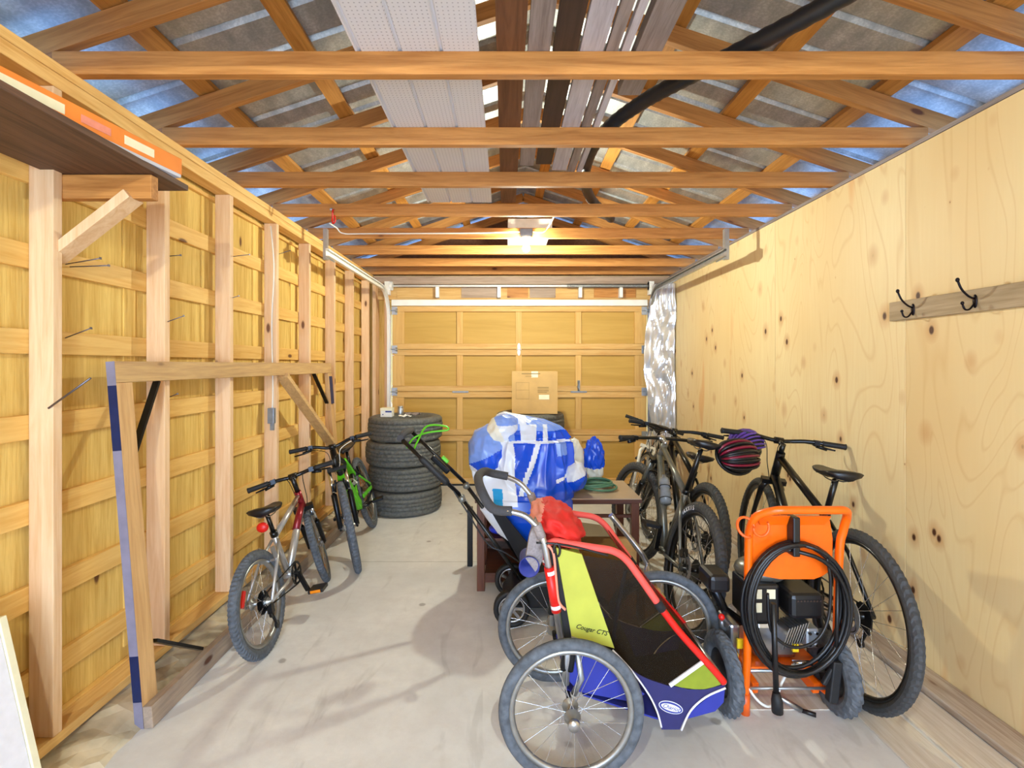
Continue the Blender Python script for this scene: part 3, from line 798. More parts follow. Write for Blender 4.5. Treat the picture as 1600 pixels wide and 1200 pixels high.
cfg_r1=dict(R=.372,tr=.024,wb=1.06,tyre='tyre',rim='blackm',frame='blackm',tube=.022,fork=.45,rigid=True,hl=.17,ha=70,bh=.06,stem=.08,bw=.70,rise=.02,sweep=.06,post=.20,st=.46,disc=True,steer=-8,kick=True,nsp=28,knob=True,ring=.085,bbh=.30,crank_a=.4)
cfg_r2=dict(R=.368,tr=.029,wb=1.12,tyre='tyre',rim='blackm',frame='greym',tube=.021,fork=.50,hl=.11,ha=68,bh=.03,stem=.06,bw=.76,rise=.0,sweep=.08,post=.30,st=.44,disc=True,steer=17,forkcol='blackm',stanch='greym',forkr=.018,bottle=True,nsp=28,stemcol='alu',tyretext='MAXXIS',tt_a=48,tt_s=1,crank_a=-1.35,bbh=.31,spokes='darkm')
cfg_r3=dict(R=.366,tr=.029,wb=1.12,tyre='tyre',rim='blackm',frame='blackm',tube=.021,fork=.50,hl=.11,ha=67,bh=.03,stem=.05,bw=.76,rise=.02,sweep=.06,post=.10,st=.42,disc=True,steer=-3,stanch='darkm',forkr=.018,crank_a=.9,bbh=.33)
cfg_r4=dict(R=.345,tr=.017,wb=1.04,tyre='black',rim='rimgrey',frame='silverp',frame2='whitep',tube=.018,fork=.40,rigid=True,forkcol='whitep',hl=.13,bh=.05,stem=.08,bw=.58,rise=.02,post=.08,st=.42,steer=24,knob=False,nsp=24,crank_a=2.0)
cfg_a=dict(R=.262,tr=.026,wb=.86,s=.78,tyre='tyred',rim='rimgrey',frame='silverp',frame2='maroon',tube=.0185,fork=.33,hl=.10,ha=70,bh=.11,stem=.04,bw=.53,rise=.01,sweep=.05,post=.13,st=.28,cs=.36,bbh=.26,steer=20,forkcol='darkm',forkr=.013,nsp=24,tail=True,refl_r='red',refl_f='amber',pedrefl=True,crank_a=-1.2,brcol='alu',ring=.065)
cfg_b=dict(R=.328,tr=.028,wb=1.0,s=.95,tyre='tyred',rim='rimgrey',frame='blackm',tube=.022,fork=.45,hl=.12,ha=69,bh=.03,stem=.06,bw=.60,rise=.03,sweep=.05,post=.14,st=.36,cs=.41,bbh=.30,steer=14,forkcol='darkm',stanch='chrome',forkr=.017,nsp=24,susp='greenp',cablecol='cable',refl_f='amber',crank_a=.1,pedcol='darkm',brcol='darkm')

r1=bike('black hybrid bicycle beside the orange pressure washer, nearest the plywood wall',(1.56,2.22,0),86,4,cfg_r1)
r2=bike('grey and black mountain bicycle with a bottle on its frame and white tire lettering',(.96,2.74,0),90,12,cfg_r2)
r3=bike('black mountain bicycle between the grey one with a bottle and the plywood wall',(1.22,3.2,0),89,9,cfg_r3)
r4=bike('white and silver bicycle by the foil, at the garage door end of its row',(1.68,5.68,0),-117,-10,cfg_r4)
ba=bike('small silver and maroon bicycle with a red tail light, leaning on the studs',(-1.24,2.57,0),91,-10,cfg_a)
bb=bike('green and black full suspension bicycle leaning beside the stack of tires',(-1.22,4.6,0),-81,16,cfg_b)

# ------------------------------------------------------------------ stacks of tires
def tire_mesh():
    t=MB(); R=.385; h=.243; N=120
    # section: inner bead - side wall - tread - side wall - bead
    pr=[(.235,-.06),(.245,-.085),(.285,-.112),(.33,-.1205),(.358,-.112),(.372,-.099),(.379,-.088),(.379,-.062),(.370,-.060),(.370,-.054),(.384,-.052),(.385,-.022),(.375,-.020),(.375,-.014),(.3855,-.012)]
    pr=pr+[(r,-a) for r,a in reversed(pr)]
    pr2=[]
    for q in pr: pr2.append(q)
    blk={6,7,10,11,14,15,18,19,22,23}
    def mod(i,j):
        if j in blk: return -.012*((i+(j//4))%3==0)
        return 0
    t.lathe(pr2,(0,0,.1215),'z',N,False,0,True,mod)
    # inside wall
    t.lathe([(.235,-.06),(.30,-.09),(.36,-.05),(.362,.05),(.30,.09),(.235,.06)],(0,0,.1215),'z',48,False)
    return t
tm=tire_mesh()
t0=tm.build('tire',M['cartyre'],None,(0,0,0)); t0.location=(-1.055,5.165,0); t0.rotation_euler=(0,0,.1)
names=['bottom tire of the four by the studs, resting on the floor','second tire from the floor in the stack by the studs','third tire from the floor in the stack by the studs','topmost tire of the stack by the studs, with small boxes on it']
tag(t0,names[0],'tire','tires stacked by the studs')
for k in range(1,4):
    c=t0.copy(); C.objects.link(c); c.location=(-1.055+(.010,-.012,.006)[k-1],5.165+(.006,-.008,.01)[k-1],.243*k); c.rotation_euler=(0,0,.1+k*1.3); tag(c,names[k],'tire','tires stacked by the studs')
for k in range(4):
    c=t0.copy(); C.objects.link(c); c.location=(.27+(.0,.008,-.01,.004)[k],5.55,.243*k); c.rotation_euler=(0,0,k*.9)
    tag(c,('topmost tire of the stack behind the blue bundle, with the cardboard box on it' if k==3 else 'tire in the stack hidden behind the blue and white bundle'),'tire','tires stacked behind the bundle' if k<3 else 'top tire behind the bundle')
TT=.974
# boxes on the tires
bx=thing('light_bulb_box','small white box with a blue stripe and yellow lid on the top tire','box',(-1.21,5.03,TT))
b=WB().box(-1.265,-1.15,4.98,5.08,TT-.002,TT+.062); b.under('carton',M['paper'],bx,bevel=.002)
b=WB().box(-1.267,-1.148,4.978,5.082,TT+.0625,TT+.088); b.under('lid',M['label'],bx)
b=WB().box(-1.215,-1.1515,4.977,4.9795,TT+.045,TT+.060); b.under('stripe',M['blueink'],bx)
b=WB().box(-1.245,-1.235,4.977,4.9795,TT+.018,TT+.03); b.under('mark',M['blueink'],bx)
jr=MB(); jr.lathe([(.001,0),(.03,0),(.032,.01),(.032,.07),(.026,.078),(.028,.08),(.028,.095),(.001,.096)],(0,0,0),'z',20)
j=jr.build('glass_jar',M['galv'],None,(0,0,0)); j.location=(-1.10,5.16,TT); tag(j,'small grey glass jar behind the white box on the top tire','jar')
b=MB(); b.lathe([(.001,0),(.012,0),(.012,.12),(.006,.125),(.006,.14),(.001,.14)],(0,0,0),'z',14)
j=b.build('glue_tube',M['paper'],None,(0,0,0)); j.location=(-1.19,5.13,TT); tag(j,'slim white tube standing behind the boxes on the top tire','tube')
for (x,y,a,l,nm,lb,mt) in ((-1.02,4.98,.5,.12,'paper_packet','crumpled white packet lying on the top tire','paper'),(-.98,5.2,-.3,.16,'rag','grey rag lying over the rim of the top tire','plank_grey')):
    b=MB(); K=10; vs=[]
    for i in range(K):
        for q in range(K):
            u=(i/(K-1)-.5)*l; v=(q/(K-1)-.5)*l*.6; vs.append((u*math.cos(a)-v*math.sin(a),u*math.sin(a)+v*math.cos(a),.012+.02*noise.noise(Vector((u*30,v*30,x)))))
    b.add(vs,[(i*K+q,(i+1)*K+q,(i+1)*K+q+1,i*K+q+1) for i in range(K-1) for q in range(K-1)],0,False)
    o=b.build(nm,M[mt],None,(0,0,0)); o.location=(x,y,TT); s_=o.modifiers.new('s','SOLIDIFY'); s_.thickness=.003; tag(o,lb,nm.split('_')[-1])

# large cardboard box on the second stack
def local_box(root,name,x0,x1,y0,y1,z0,z1,mat,bevel=0,kind=None):
    o=MB().box(x0,x1,y0,y1,z0,z1).build(name,mat,root,(0,0,0),kind,bevel); return o
cb=thing('cardboard_box','large brown cardboard box with faded printing standing on tires before the garage door','box',(.315,5.42,.9745))
cb.rotation_euler=(0,0,math.radians(-1.5))
local_box(cb,'carton',-.245,.245,-.15,.15,0,.455,M['card'],.003)
local_box(cb,'packing_tape',-.035,.035,-.1515,-.150,.39,.4555,M['label'])
local_box(cb,'address_label',.045,.155,-.1525,-.150,.155,.205,M['label'])
for q,(x0,x1,z0,z1) in enumerate(((-.14,.06,.425,.435),(-.1,-.02,.40,.405),(-.2,-.06,.335,.337),(-.2,-.06,.255,.257),(-.2,-.06,.16,.162),(.03,.15,.28,.288),(.03,.15,.265,.270),(.03,.15,.245,.252),(.03,.13,.228,.234))):
    local_box(cb,'printed_line',x0,x1,-.152,-.150,z0,z1,M['print'])
for x in (-.2,-.06): local_box(cb,'printed_line',x-.001,x+.001,-.152,-.150,.16,.337,M['print'])

# ------------------------------------------------------------------ side table
TY0,TY1,TX0,TX1,TZ=3.26,3.74,-.19,.885,.62
tb=thing('side_table','dark stained wooden table with a pale top and open shelves under the blue bundle','table',((TX0+TX1)/2,(TY0+TY1)/2,0))
b=WB().box(TX0-.01,TX1+.01,TY0-.02,TY1+.01,TZ-.008,TZ); b.under('tabletop',M['tabletop'],tb,bevel=.002)
b=WB().box(TX0-.012,TX1+.012,TY0-.022,TY1+.012,TZ-.03,TZ-.0085); b.under('top_edge',M['table'],tb,bevel=.002)
for x in (TX0,TX1-.052):
    for y in (TY0,TY1-.05):
        b=WB().box(x,x+.052,y,y+.05,0,TZ-.031); b.under('leg',M['tablez'],tb,bevel=.003)
for (z0,z1) in ((TZ-.045,TZ-.031),(TZ-.135,TZ-.115)):
    b=WB().box(TX0+.053,TX1-.053,TY0+.01,TY0+.03,z0,z1); b.under('rail',M['table'],tb)
b=WB().box(TX0+.053,TX1-.053,TY1-.03,TY1-.012,TZ-.135,TZ-.031); b.under('back_rail',M['table'],tb)
b=WB().box(.34,.36,TY0+.008,TY1-.04,TZ-.114,TZ-.046); b.under('divider',M['tablez'],tb)
for z in (.10,.33):
    b=WB().box(TX0+.053,.33,TY0+.01,TY1-.02,z,z+.018); b.under('shelf',M['table'],tb)
b=WB().box(TX0+.053,TX1-.053,TY0+.012,TY0+.03,.055,.098); b.under('bottom_rail',M['table'],tb)
b=WB().box(TX0+.03,.34,TY1-.035,TY1-.025,.1,TZ-.137); b.under('back_panel',M['plank_dark'],tb)
b=WB().box(.33,.345,TY0+.02,TY1-.02,.05,TZ-.137); b.under('side_panel',M['plank_dark'],tb)
b=MB(); b.ell((0,0,.035),(.075,.06,.035),18,10); o=b.build('plastic_bowl',M['bluep'],None,(0,0,0)); o.location=(-.04,3.36,.349); tag(o,'blue plastic tub on the middle shelf of the dark table','tub')

# coiled garden hose on the table
pts=[]
for i in range(5*30+12):
    k=i/30; t=k*2*PI; r=.082+.022*math.sin(k*2.3+.5)
    pts.append((.64+.02*math.sin(k*1.7)+r*1.35*math.cos(t),3.50+.02*math.cos(k*2.9)+r*math.sin(t),TZ+.011+.0085*k+.005*math.sin(t*2+k)))
b=WB().tube(pts,.0075,8); o=b.build('garden_hose',M['hoseg'],None); tag(o,'green garden hose coiled on the pale table top','hose')

# blue and white inflatable
def inflatable():
    root=thing('inflatable_pool','large crumpled blue and white vinyl bundle heaped on the dark table','inflatable',(.13,3.4,.3))
    prof=[(.30,.06,.12,3.175,3.225),(.36,.01,.19,3.15,3.235),(.42,-.06,.27,3.13,3.235),(.50,-.12,.38,3.11,3.236),(.57,-.17,.43,3.11,3.236),(.624,-.195,.45,3.12,3.60),(.68,-.20,.455,3.14,3.66),(.76,-.205,.45,3.16,3.68),(.84,-.20,.45,3.18,3.68),(.92,-.17,.45,3.20,3.66),(.99,-.13,.44,3.22,3.62),(1.05,-.11,.41,3.25,3.6),(1.10,-.09,.35,3.30,3.56),(1.145,-.07,.26,3.36,3.50),(1.17,-.02,.13,3.40,3.46)]
    n=420; K=17; sec=[]
    for i in range(len(prof)-1):
        for q in range(K):
            t=q/K; t2=t*t*(3-2*t); sec.append(tuple(a+(c-a)*t2 for a,c in zip(prof[i],prof[i+1])))
    sec.append(prof[-1]); vs=[]
    ridges=[(.62,.35),(.70,-.25),(.755,.30),(.80,.1),(.86,-.35),(.93,.25),(.55,-.1)]
    for r,(z,x0,x1,y0,y1) in enumerate(sec):
        cx,cy=(x0+x1)/2,(y0+y1)/2; a,b_=(x1-x0)/2,(y1-y0)/2
        for j in range(n):
            t=2*PI*j/n; c,s_=math.cos(t),math.sin(t)
            ex=.8; X=a*(abs(c)**ex)*(1 if c>0 else -1); Y=b_*(abs(s_)**ex)*(1 if s_>0 else -1)
            p=Vector((X*3+1,Y*3,z*2.2))
            f=abs(noise.noise(p*1.1+Vector((3,1,0))))*-.20+.06
            f+=-abs(noise.noise(p*2.6+Vector((0,4,0))))*.11
            f+=noise.noise(p*7)*.012
            for (u0,sl) in ridges:      # hanging folds that gather at the top
                w=.014+.035*max(0,(1.12-z)); u=u0+sl*(z-.85)*.12
                dd=abs(((j/n-u+.5)%1)-.5)
                f+=.10*max(0,1-dd/w)**1.3*min(1,max(0,(z-.62)*5))
            if z>1.0: f+=-.16*abs(noise.noise(Vector((X*10,Y*10,z*14))))
            if .985<z<1.01: f-=.05
            k=1+f*(1.0 if z>.62 else .5)
            vs.append(Vector((cx+X*k,cy+Y*(k if z>.63 else 1),z+.03*noise.noise(p*1.7+Vector((9,9,9)))*(z>.66))))
    R=len(sec); fs=[];ms=[]
    def colour(v):
        x,z=v.x,v.z; x+=noise.noise(Vector((x*5,z*5,5)))*.025
        if abs(x-(.17+(z-.85)*.30))<.016 and .66<z<1.0: return 0
        if z>1.10: return 0 if x<-.0+ (1.17-z) else (2 if x<.09 or x>.14 else 0)
        if z>1.0:
            if x<.06: return 0 if x<.02-(z-1.0)*.1 else 2
            return 0 if .10<x<.20 or .24<x<.27 else (1 if z<1.06 else 2)
        if z>.985 and x>.03: return 0
        if x>.32:
            if z>.90: return 2 if x<.40 else 1
            if abs(z-.745-(x-.32)*.3)<.012: return 0
            return 1
        if x<-.08 and z<.74: return 0
        if x<-.02 and .55<z<.70: return 3
        L=.045+(.98-z)*.13
        if x<L-.10: return 0 if z>.60 else 0
        if x<L: return 0 if z>.60 else 1
        return 1
    for i in range(R-1):
        for j in range(n):
            q=(i*n+j,i*n+(j+1)%n,(i+1)*n+(j+1)%n,(i+1)*n+j); fs.append(q); ms.append(colour((vs[q[0]]+vs[q[2]])/2))
    for base,mm,dz in (((R-1)*n,0,.003),(0,1,0)):
        c=sum((vs[base+j] for j in range(n)),Vector())/n; ti=len(vs); vs.append(c+Vector((0,0,dz)))
        for j in range(n): fs.append((base+j,base+(j+1)%n,ti) if dz else (base+(j+1)%n,base+j,ti)); ms.append(mm)
    b=WB(); b.v=vs; b.f=fs; b.m=ms; b.s=[True]*len(fs)
    mats=[M['pvcw'],M['pvcb'],M['pvcl'],M['pvcc'],M['cream']]
    b.under('folded_sheet',mats,root)
    def lobe(c,r,seed,pick,nm,tilt=0):
        b=WB(); n=110; k=80; vs=[]; rt=Matrix.Rotation(tilt,3,'Y')
        for i in range(k+1):
            p=PI*i/k
            for j in range(n):
                t=2*PI*j/n; d=Vector((math.sin(p)*math.cos(t),math.sin(p)*math.sin(t),math.cos(p)))
                q=1-abs(noise.noise(d*1.3+Vector((seed,0,0))))*.16-abs(noise.noise(d*3+Vector((0,seed,0))))*.06
                v=rt@Vector((d.x*r[0]*q,d.y*r[1]*q,d.z*r[2]*q))+Vector(c); vs.append(v)
        for i in range(k):
            for j in range(n):
                f=(i*n+j,i*n+(j+1)%n,(i+1)*n+(j+1)%n,(i+1)*n+j); b.f.append(f); b.s.append(True); b.m.append(pick((vs[f[0]]+vs[f[2]])/2))
        b.v=vs; return b.under(nm,mats,root)
    lobe((-.115,3.37,.90),(.15,.20,.20),3.0,lambda v:(2 if v.z>.90+.5*(v.x+.12) else 1) if v.z>.80+.55*abs(v.x+.14)-.02 else 0,'bulging_chamber')
    lobe((-.03,3.34,1.06),(.13,.14,.10),6.0,lambda v:4 if v.x<-.03-(v.z-1.05)*.5 else (2 if v.z>1.10 else 0),'bulging_chamber',-.7)
    lobe((.455,3.36,.745),(.10,.15,.115),9.0,lambda v:1 if v.z<.74+.35*(v.x-.45) or v.x<.40 else 0,'bulging_chamber')
    return root
inflatable()
def lump(name,label,cat,c,r,mats,pick,seed,n=60,k=40,amp=.18):
    b=MB(); vs=[]; 
    for i in range(k+1):
        p=PI*i/k
        for j in range(n):
            t=2*PI*j/n; d=Vector((math.sin(p)*math.cos(t),math.sin(p)*math.sin(t),math.cos(p)))
            q=1-abs(noise.noise(d*2.0+Vector((seed,0,0))))*amp*2+noise.noise(d*5+Vector((0,seed,0)))*amp*.5
            vs.append(Vector((d.x*r[0]*q,d.y*r[1]*q,max(-r[2],d.z*r[2]*q*1.05))))
    for i in range(k):
        for j in range(n):
            f=(i*n+j,i*n+(j+1)%n,(i+1)*n+(j+1)%n,(i+1)*n+j); b.f.append(f); b.s.append(True); b.m.append(pick((vs[f[0]]+vs[f[2]])/2))
    b.v=vs; o=b.build(name,mats,None,(0,0,-r[2])); o.location=(c[0],c[1],c[2]-r[2])
    return tag(o,label,cat)
lump('swim_float','smaller blue and cream vinyl bundle behind the green hose on the table','inflatable',(.655,3.66,TZ+.30-.13),(.085,.075,.17),[M['pvcb'],M['cream']],lambda v:0 if v.z>-.05 else 1,4.0)
lump('vinyl_roll','cream vinyl roll standing between the big blue bundle and the smaller one','inflatable',(.50,3.60,TZ+.17),(.075,.09,.17),[M['cream'],M['pvcb']],lambda v:0,8.0,amp=.08)

# carton on the floor under the table edge
b=thing('cardboard_box','plain brown carton on the floor before the dark table','box',(.60,3.03,0))
local_box(b,'carton',-.17,.17,-.13,.13,0,.40,M['cardd'],.003); local_box(b,'flap',-.17,.17,-.133,-.131,.30,.402,M['card'])
b=thing('cardboard_box','low tan carton on the floor beside the grey bicycle','box',(.86,2.95,0))
local_box(b,'carton',-.06,.06,-.12,.12,0,.16,M['cardd'],.003); local_box(b,'flap',-.061,.061,-.122,.0,.161,.163,M['card'])
o=WB().box(-.285,-.245,3.66,3.70,0,.44).build('steel_post',M['blackm'],None,bevel=.003); tag(o,'black flat steel post standing beside the dark table','post')

# ------------------------------------------------------------------ push mower
mw=thing('lawn_mower','black push mower with foam handle and green bail, behind the child trailer','mower',(.3,3.0,0),None)
def dk(name,mb,mat,parent=mw,bevel=0): return mb.under(name,mat,parent,bevel=bevel)
yA,yB=2.86,3.17
b=WB(); prof=[(-.02,.10),(.04,.19),(.2,.22),(.42,.2),(.56,.13),(.58,.08),(-.02,.08)]
b.prism(prof,lambda x,z:Vector((x,yA+.01,z)),lambda x,z:Vector((x,yB-.01,z))); dk('deck',b,M['blackp'],bevel=.012)
b=WB().lathe([(.001,.2),(.10,.2),(.10,.29),(.07,.325),(.001,.33)],(.28,3.015,0),'z',24); dk('motor_housing',b,M['blackp'])
for (x,y,r) in ((.035,yB+.035,.105),(.035,yA-.035,.105),(.52,yB+.035,.085),(.52,yA-.035,.085)):
    wl_=WB().lathe([(r-.028,-.022),(r-.006,-.024),(r,-.014),(r,.014),(r-.006,.024),(r-.028,.022)],(x,y,r),'y',32,True); w_=dk('wheel',wl_,M['black'])
    h=WB(); h.lathe([(r-.04,-.012),(r-.029,-.02),(r-.029,.02),(r-.04,.012)],(x,y,r),'y',32,True); h.disc(.02,-.022,.022,(x,y,r))
    for q in range(7):
        a=2*PI*q/7; h.beam((x,y,r),(x+(r-.035)*math.cos(a),y,r+(r-.035)*math.sin(a)),.016,.02,up=(0,1,0))
    dk('hub_cap',h,M['alu'],w_)
def hbar(y):
    G=W(632,690,2.84); 
    top=Vector((-.60,y,1.065)); mid=Vector((-.25,y,.73)); low=Vector((.12,y,.21))
    return top,mid,low
for y in (yA,yB):
    t,m_,l=hbar(y)
    b=WB().tube([t,t+(m_-t)*.95],.0125,10); dk('handle_tube',b,M['blackm'])
    b=WB().tube([m_+Vector((-.02,0,.02)),m_+(l-m_)*.5,l],.0125,10); dk('handle_tube',b,M['blackm'])
    b=WB(); b.tube([m_+Vector((0,-.03,0)),m_+Vector((0,.03,0))],.012,8); b.ell(m_+Vector((0,-.04,0)),(.022,.014,.022),12,6); dk('clamp_knob',b,M['greym'])
b=WB().tube([(-.61,yA-.01,1.075),(-.615,(yA+yB)/2,1.085),(-.61,yB+.03,1.075)],.020,12); dk('foam_grip',b,M['foam'])
t,m_,l=hbar(yA); u_=(m_-t)
b=WB().tube([t+u_*.30,t+u_*.34,t+u_*.72,t+u_*.76],[.015,.022,.022,.015],12); dk('foam_sleeve',b,M['black'])
b=WB(); b.tube(smooth_path([t+u_*.16+Vector((0,.04,-.02)),t+u_*.05+Vector((.06,.08,.0)),t+Vector((.12,.15,.06)),t+Vector((.22,.20,.055)),t+Vector((.24,.20,.03)),t+Vector((.12,.2,.015)),t+Vector((.03,.2,-.02)),t+Vector((0,.14,-.07))],5),.006,8); dk('bail_wire',b,M['greenp'])
b=WB(); q=t+u_*.5+Vector((.03,.12,0)); b.obox(q,(.14,.035,.035),Matrix.Rotation(.76,3,'Y')); dk('switch_box',b,M['darkm'],bevel=.01)
b=WB(); b.obox(q+Vector((.03,-.0,.03)),(.05,.025,.02),Matrix.Rotation(.76,3,'Y')); dk('switch',b,M['greenp'],bevel=.004)
b=WB(); b.tube(smooth_path([t+u_*.8,m_+Vector((.02,-.03,-.06)),m_+(l-m_)*.4+Vector((.0,-.03,-.05)),m_+(l-m_)*.6+Vector((.03,-.03,.0)),l+Vector((.1,0,.05))],6),.005,6); dk('cable',b,M['blackp'])
b=WB(); b.prism([(-.12,.66),(-.04,.62),(.20,.33),(.26,.17),(.14,.21),(.02,.42)],lambda x,z:Vector((x,3.0,z)),lambda x,z:Vector((x,3.03,z))); dk('grass_flap',b,M['blackfab'])
b=WB(); p_=W(825,888,2.82); b.obox(p_,(.035,.02,.12),Matrix.Rotation(-.15,3,'Y')); dk('release_tab',b,M['greenp'],bevel=.006)

# ------------------------------------------------------------------ leaning frame on the left
lf=thing('wooden_frame','rectangular frame of old boards leaning on the studs, painted navy and lilac on its end','frame',(-1.49,2.03,0))
lf.rotation_euler=(0,math.radians(-4.6),0)
H_,L_=1.52,2.52
def lb(name,mat,*a,bevel=.002): return MB().box(*a).build(name,mat,lf,(0,0,0),None,bevel)
lb('post',M['framez'],-.036,0,.0015,.09,.0,H_-.09)
lb('post',M['framez'],-.036,0,L_-.09,L_,.0,H_-.09)
lb('top_rail',M['framew'],-.036,0,0.0015,L_,H_-.089,H_)
lb('bottom_rail',M['framelow'],0.0005,.038,.0,L_-.02,.0,.089)
for z0,z1,mm in ((.0,.11,'lilac'),(.1105,.30,'navyp'),(.3005,1.15,'lilac'),(1.1505,1.42,'navyp'),(1.4205,1.52,'lilac')):
    lb('painted_edge',M[mm],-.036,0,-.001,.0012,z0,z1,bevel=0)
lb('painted_edge',M['navyp'],.0005,.004,L_-.08,L_-.01,1.15,1.40,bevel=0)
lb('painted_edge',M['navyp'],-.036,-.001,L_+.0005,L_+.003,1.15,1.44,bevel=0)
for (p0,p1,nm,mt,w_,h_) in (((-.03,.28,H_-.09),(-.03,.10,H_-.40),'metal_brace','darkm',.012,.03),((-.02,.12,.30),(-.02,.42,.09),'metal_brace','blackm',.014,.03),((-.018,1.55,H_-.09),(-.018,L_-.09,.78),'timber_brace','framew',.035,.08),((-.03,L_-.35,H_-.09),(-.03,L_-.1,H_-.36),'metal_brace','darkm',.012,.03)):
    MB().beam(p0,p1,w_,h_,up=(1,0,0)).build(nm,M[mt],lf,(0,0,0))

# white panel leaning at the near left
wp=thing('white_board','white painted board with a beige back leaning on the wall below the dark shelf','board',(-1.485,1.1,0))
wp.rotation_euler=(0,math.radians(-13),0)
MB().box(-.012,.012,-.8,.48,0,.72).build('face_board',M['whitet'],wp,(0,0,0),None,.002)
MB().box(-.045,-.0125,-.8,.50,0,.735).build('back_board',M['framelow'],wp,(0,0,0),None,.003)
MB().box(-.03,.018,.481,.505,0,.70).build('edge_strip',M['label'],wp,(0,0,0),None,.002)
for z in (.655,.60): MB().disc(.007,.505,.508,(-.004,0,z),'y',10).build('screw',M['nail'],wp,(0,0,0))

# ------------------------------------------------------------------ shelf, carton at the upper left
sh=thing('shelf_bracket','pine shelf bracket with a diagonal brace nailed to the nearest stud','bracket',(-1.65,1.86,2.1))
b=WB().box(-1.735,-1.32,1.836,1.874,2.12,2.21); b.under('arm',M['jx'],sh,bevel=.003)
b=WB().beam((-1.70,1.855,1.90),(-1.40,1.855,2.135),.036,.075,up=(0,1,0)); b.under('brace',M['stud'],sh,bevel=.002)
b=WB().box(-1.70,-1.30,.2,2.02,2.212,2.235); o=b.build('shelf_plank',M['dark_plank'],None,bevel=.002); tag(o,'dark brown shelf plank lying on the pine bracket','shelf')
ca=thing('flat_carton','long orange and pale flat carton lying on the dark shelf plank','carton',(-1.28,1.95,2.236))
ca.rotation_euler=(0,0,math.radians(-8.6))
MB().box(-.24,0,-1.9,0,.012,.078).build('sleeve',M['cartono'],ca,(0,0,0),None,.003)
MB().box(-.245,.004,-1.9,-.01,0,.0118).build('tray',M['cartong'],ca,(0,0,0))
for (y0,y1) in ((-.25,-.13),(-.62,-.45),(-1.1,-.95)): MB().box(.0002,.0015,y0,y1,.028,.058).build('paper_label',M['label'],ca,(0,0,0))
MB().box(.0002,.0015,-.40,-.30,.03,.055).build('printed_band',M['peach'],ca,(0,0,0))

# nails, spikes and electrical bits on the left wall
nl=[]
for (px,py,d,dx,dz,L) in ((97,413,1.95,.10,.01,.11),(103,417,1.97,.13,.0,.12),(110,528,1.95,.10,.03,.07),(262,512,2.42,.13,.04,.13),(365,403,3.0,.14,.01,.14),(366,471,3.0,.09,.02,.08),(308,401,2.5,.07,.0,.06),(288,625,2.5,.06,.02,.05),(425,402,3.62,.12,.03,.12)):
    p=W(px,py,d); xx=-1.742; z=1.5-(py-570)*d/770
    nl.append((Vector((xx,d,z)),Vector((dx,-.02,dz)).normalized(),L+.06))
a_,dirv,L=nl[0]
b=MB(); b.tube([(0,0,0),(0,0,1)],.0022,6); b.disc(.005,.997,1.0,(0,0,0),'z',8)
nm0=None
rows=['upper of the two long nails beside the shelf brace','lower of the two long nails beside the shelf brace','short bent nail in the batten behind the leaning frame post','long nail sticking out of the second bay from the camera','long nail high in the third bay from the camera','short nail below the long one in the third bay','short nail high in the second bay from the camera','short nail low in the second bay, above the child bicycle','long nail high in the fourth bay from the camera']
for k,((pp,dv,L)) in enumerate(nl):
    mb=MB(); mb.tube([(0,0,0),tuple(dv*L)],.0023,6); rot=dv.to_track_quat('Z','Y').to_matrix()
    mb.obox(dv*L,(.009,.009,.002),rot)
    o=mb.build('nail',M['nail'],None,(0,0,0)); o.location=pp+Vector((.0,0,0)); tag(o,rows[k],'nail','nails in the stud wall')
mb=WB().tube([W(88,638,1.80),W(160,590,1.80)],.0035,6); mb=MB().tube([(0,0,0),(.17,-.02,.11)],.004,6); o=mb.build('steel_spike',M['nail'],None,(0,0,0)); o.location=(-1.665,1.795,1.342); tag(o,'thick grey steel spike driven into the nearest stud','spike')
eb=thing('junction_box','small grey steel electrical box on the fourth stud','electrical box',(-1.665,3.53,1.13))
b=WB().box(-1.70,-1.655,3.515,3.549,1.08,1.19); b.under('box_body',M['box_e'],eb,bevel=.003)
b=WB().box(-1.69,-1.665,3.534,3.549,1.03,1.08); b.under('mounting_tab',M['box_e'],eb)
b=WB().tube(smooth_path([(-1.675,3.54,1.19),(-1.672,3.54,1.35),(-1.682,3.545,1.8),(-1.665,3.54,2.2),(-1.69,3.545,2.5)],6),.005,6); b.under('cable',M['cable'],eb)

# coat hook rail
hr=thing('coat_hook_rail','grey weathered board with dark double hooks screwed to the plywood wall','hook rail',(2.04,1.9,1.73))
b=WB().box(2.031,2.0495,1.05,2.61,1.73,1.828); b.under('board',M['greywood'],hr,bevel=.003)
for y in (2.455,2.13,1.8,1.48):
    b=WB(); zc=1.775; b.ell((2.029,y,zc),(.006,.011,.03),12,8)
    b.tube(smooth_path([(2.026,y,zc+.01),(2.0,y,zc+.022),(1.972,y,zc+.05),(1.955,y,zc+.085)],4),.0045,8); b.ell((1.953,y,zc+.092),(.008,.008,.01),10,6)
    b.tube(smooth_path([(2.026,y,zc-.01),(2.005,y,zc-.035),(1.985,y,zc-.035),(1.975,y,zc-.015)],4),.004,8); b.ell((1.974,y,zc-.008),(.007,.007,.008),10,6)
    b.under('hook',M['hook'],hr)

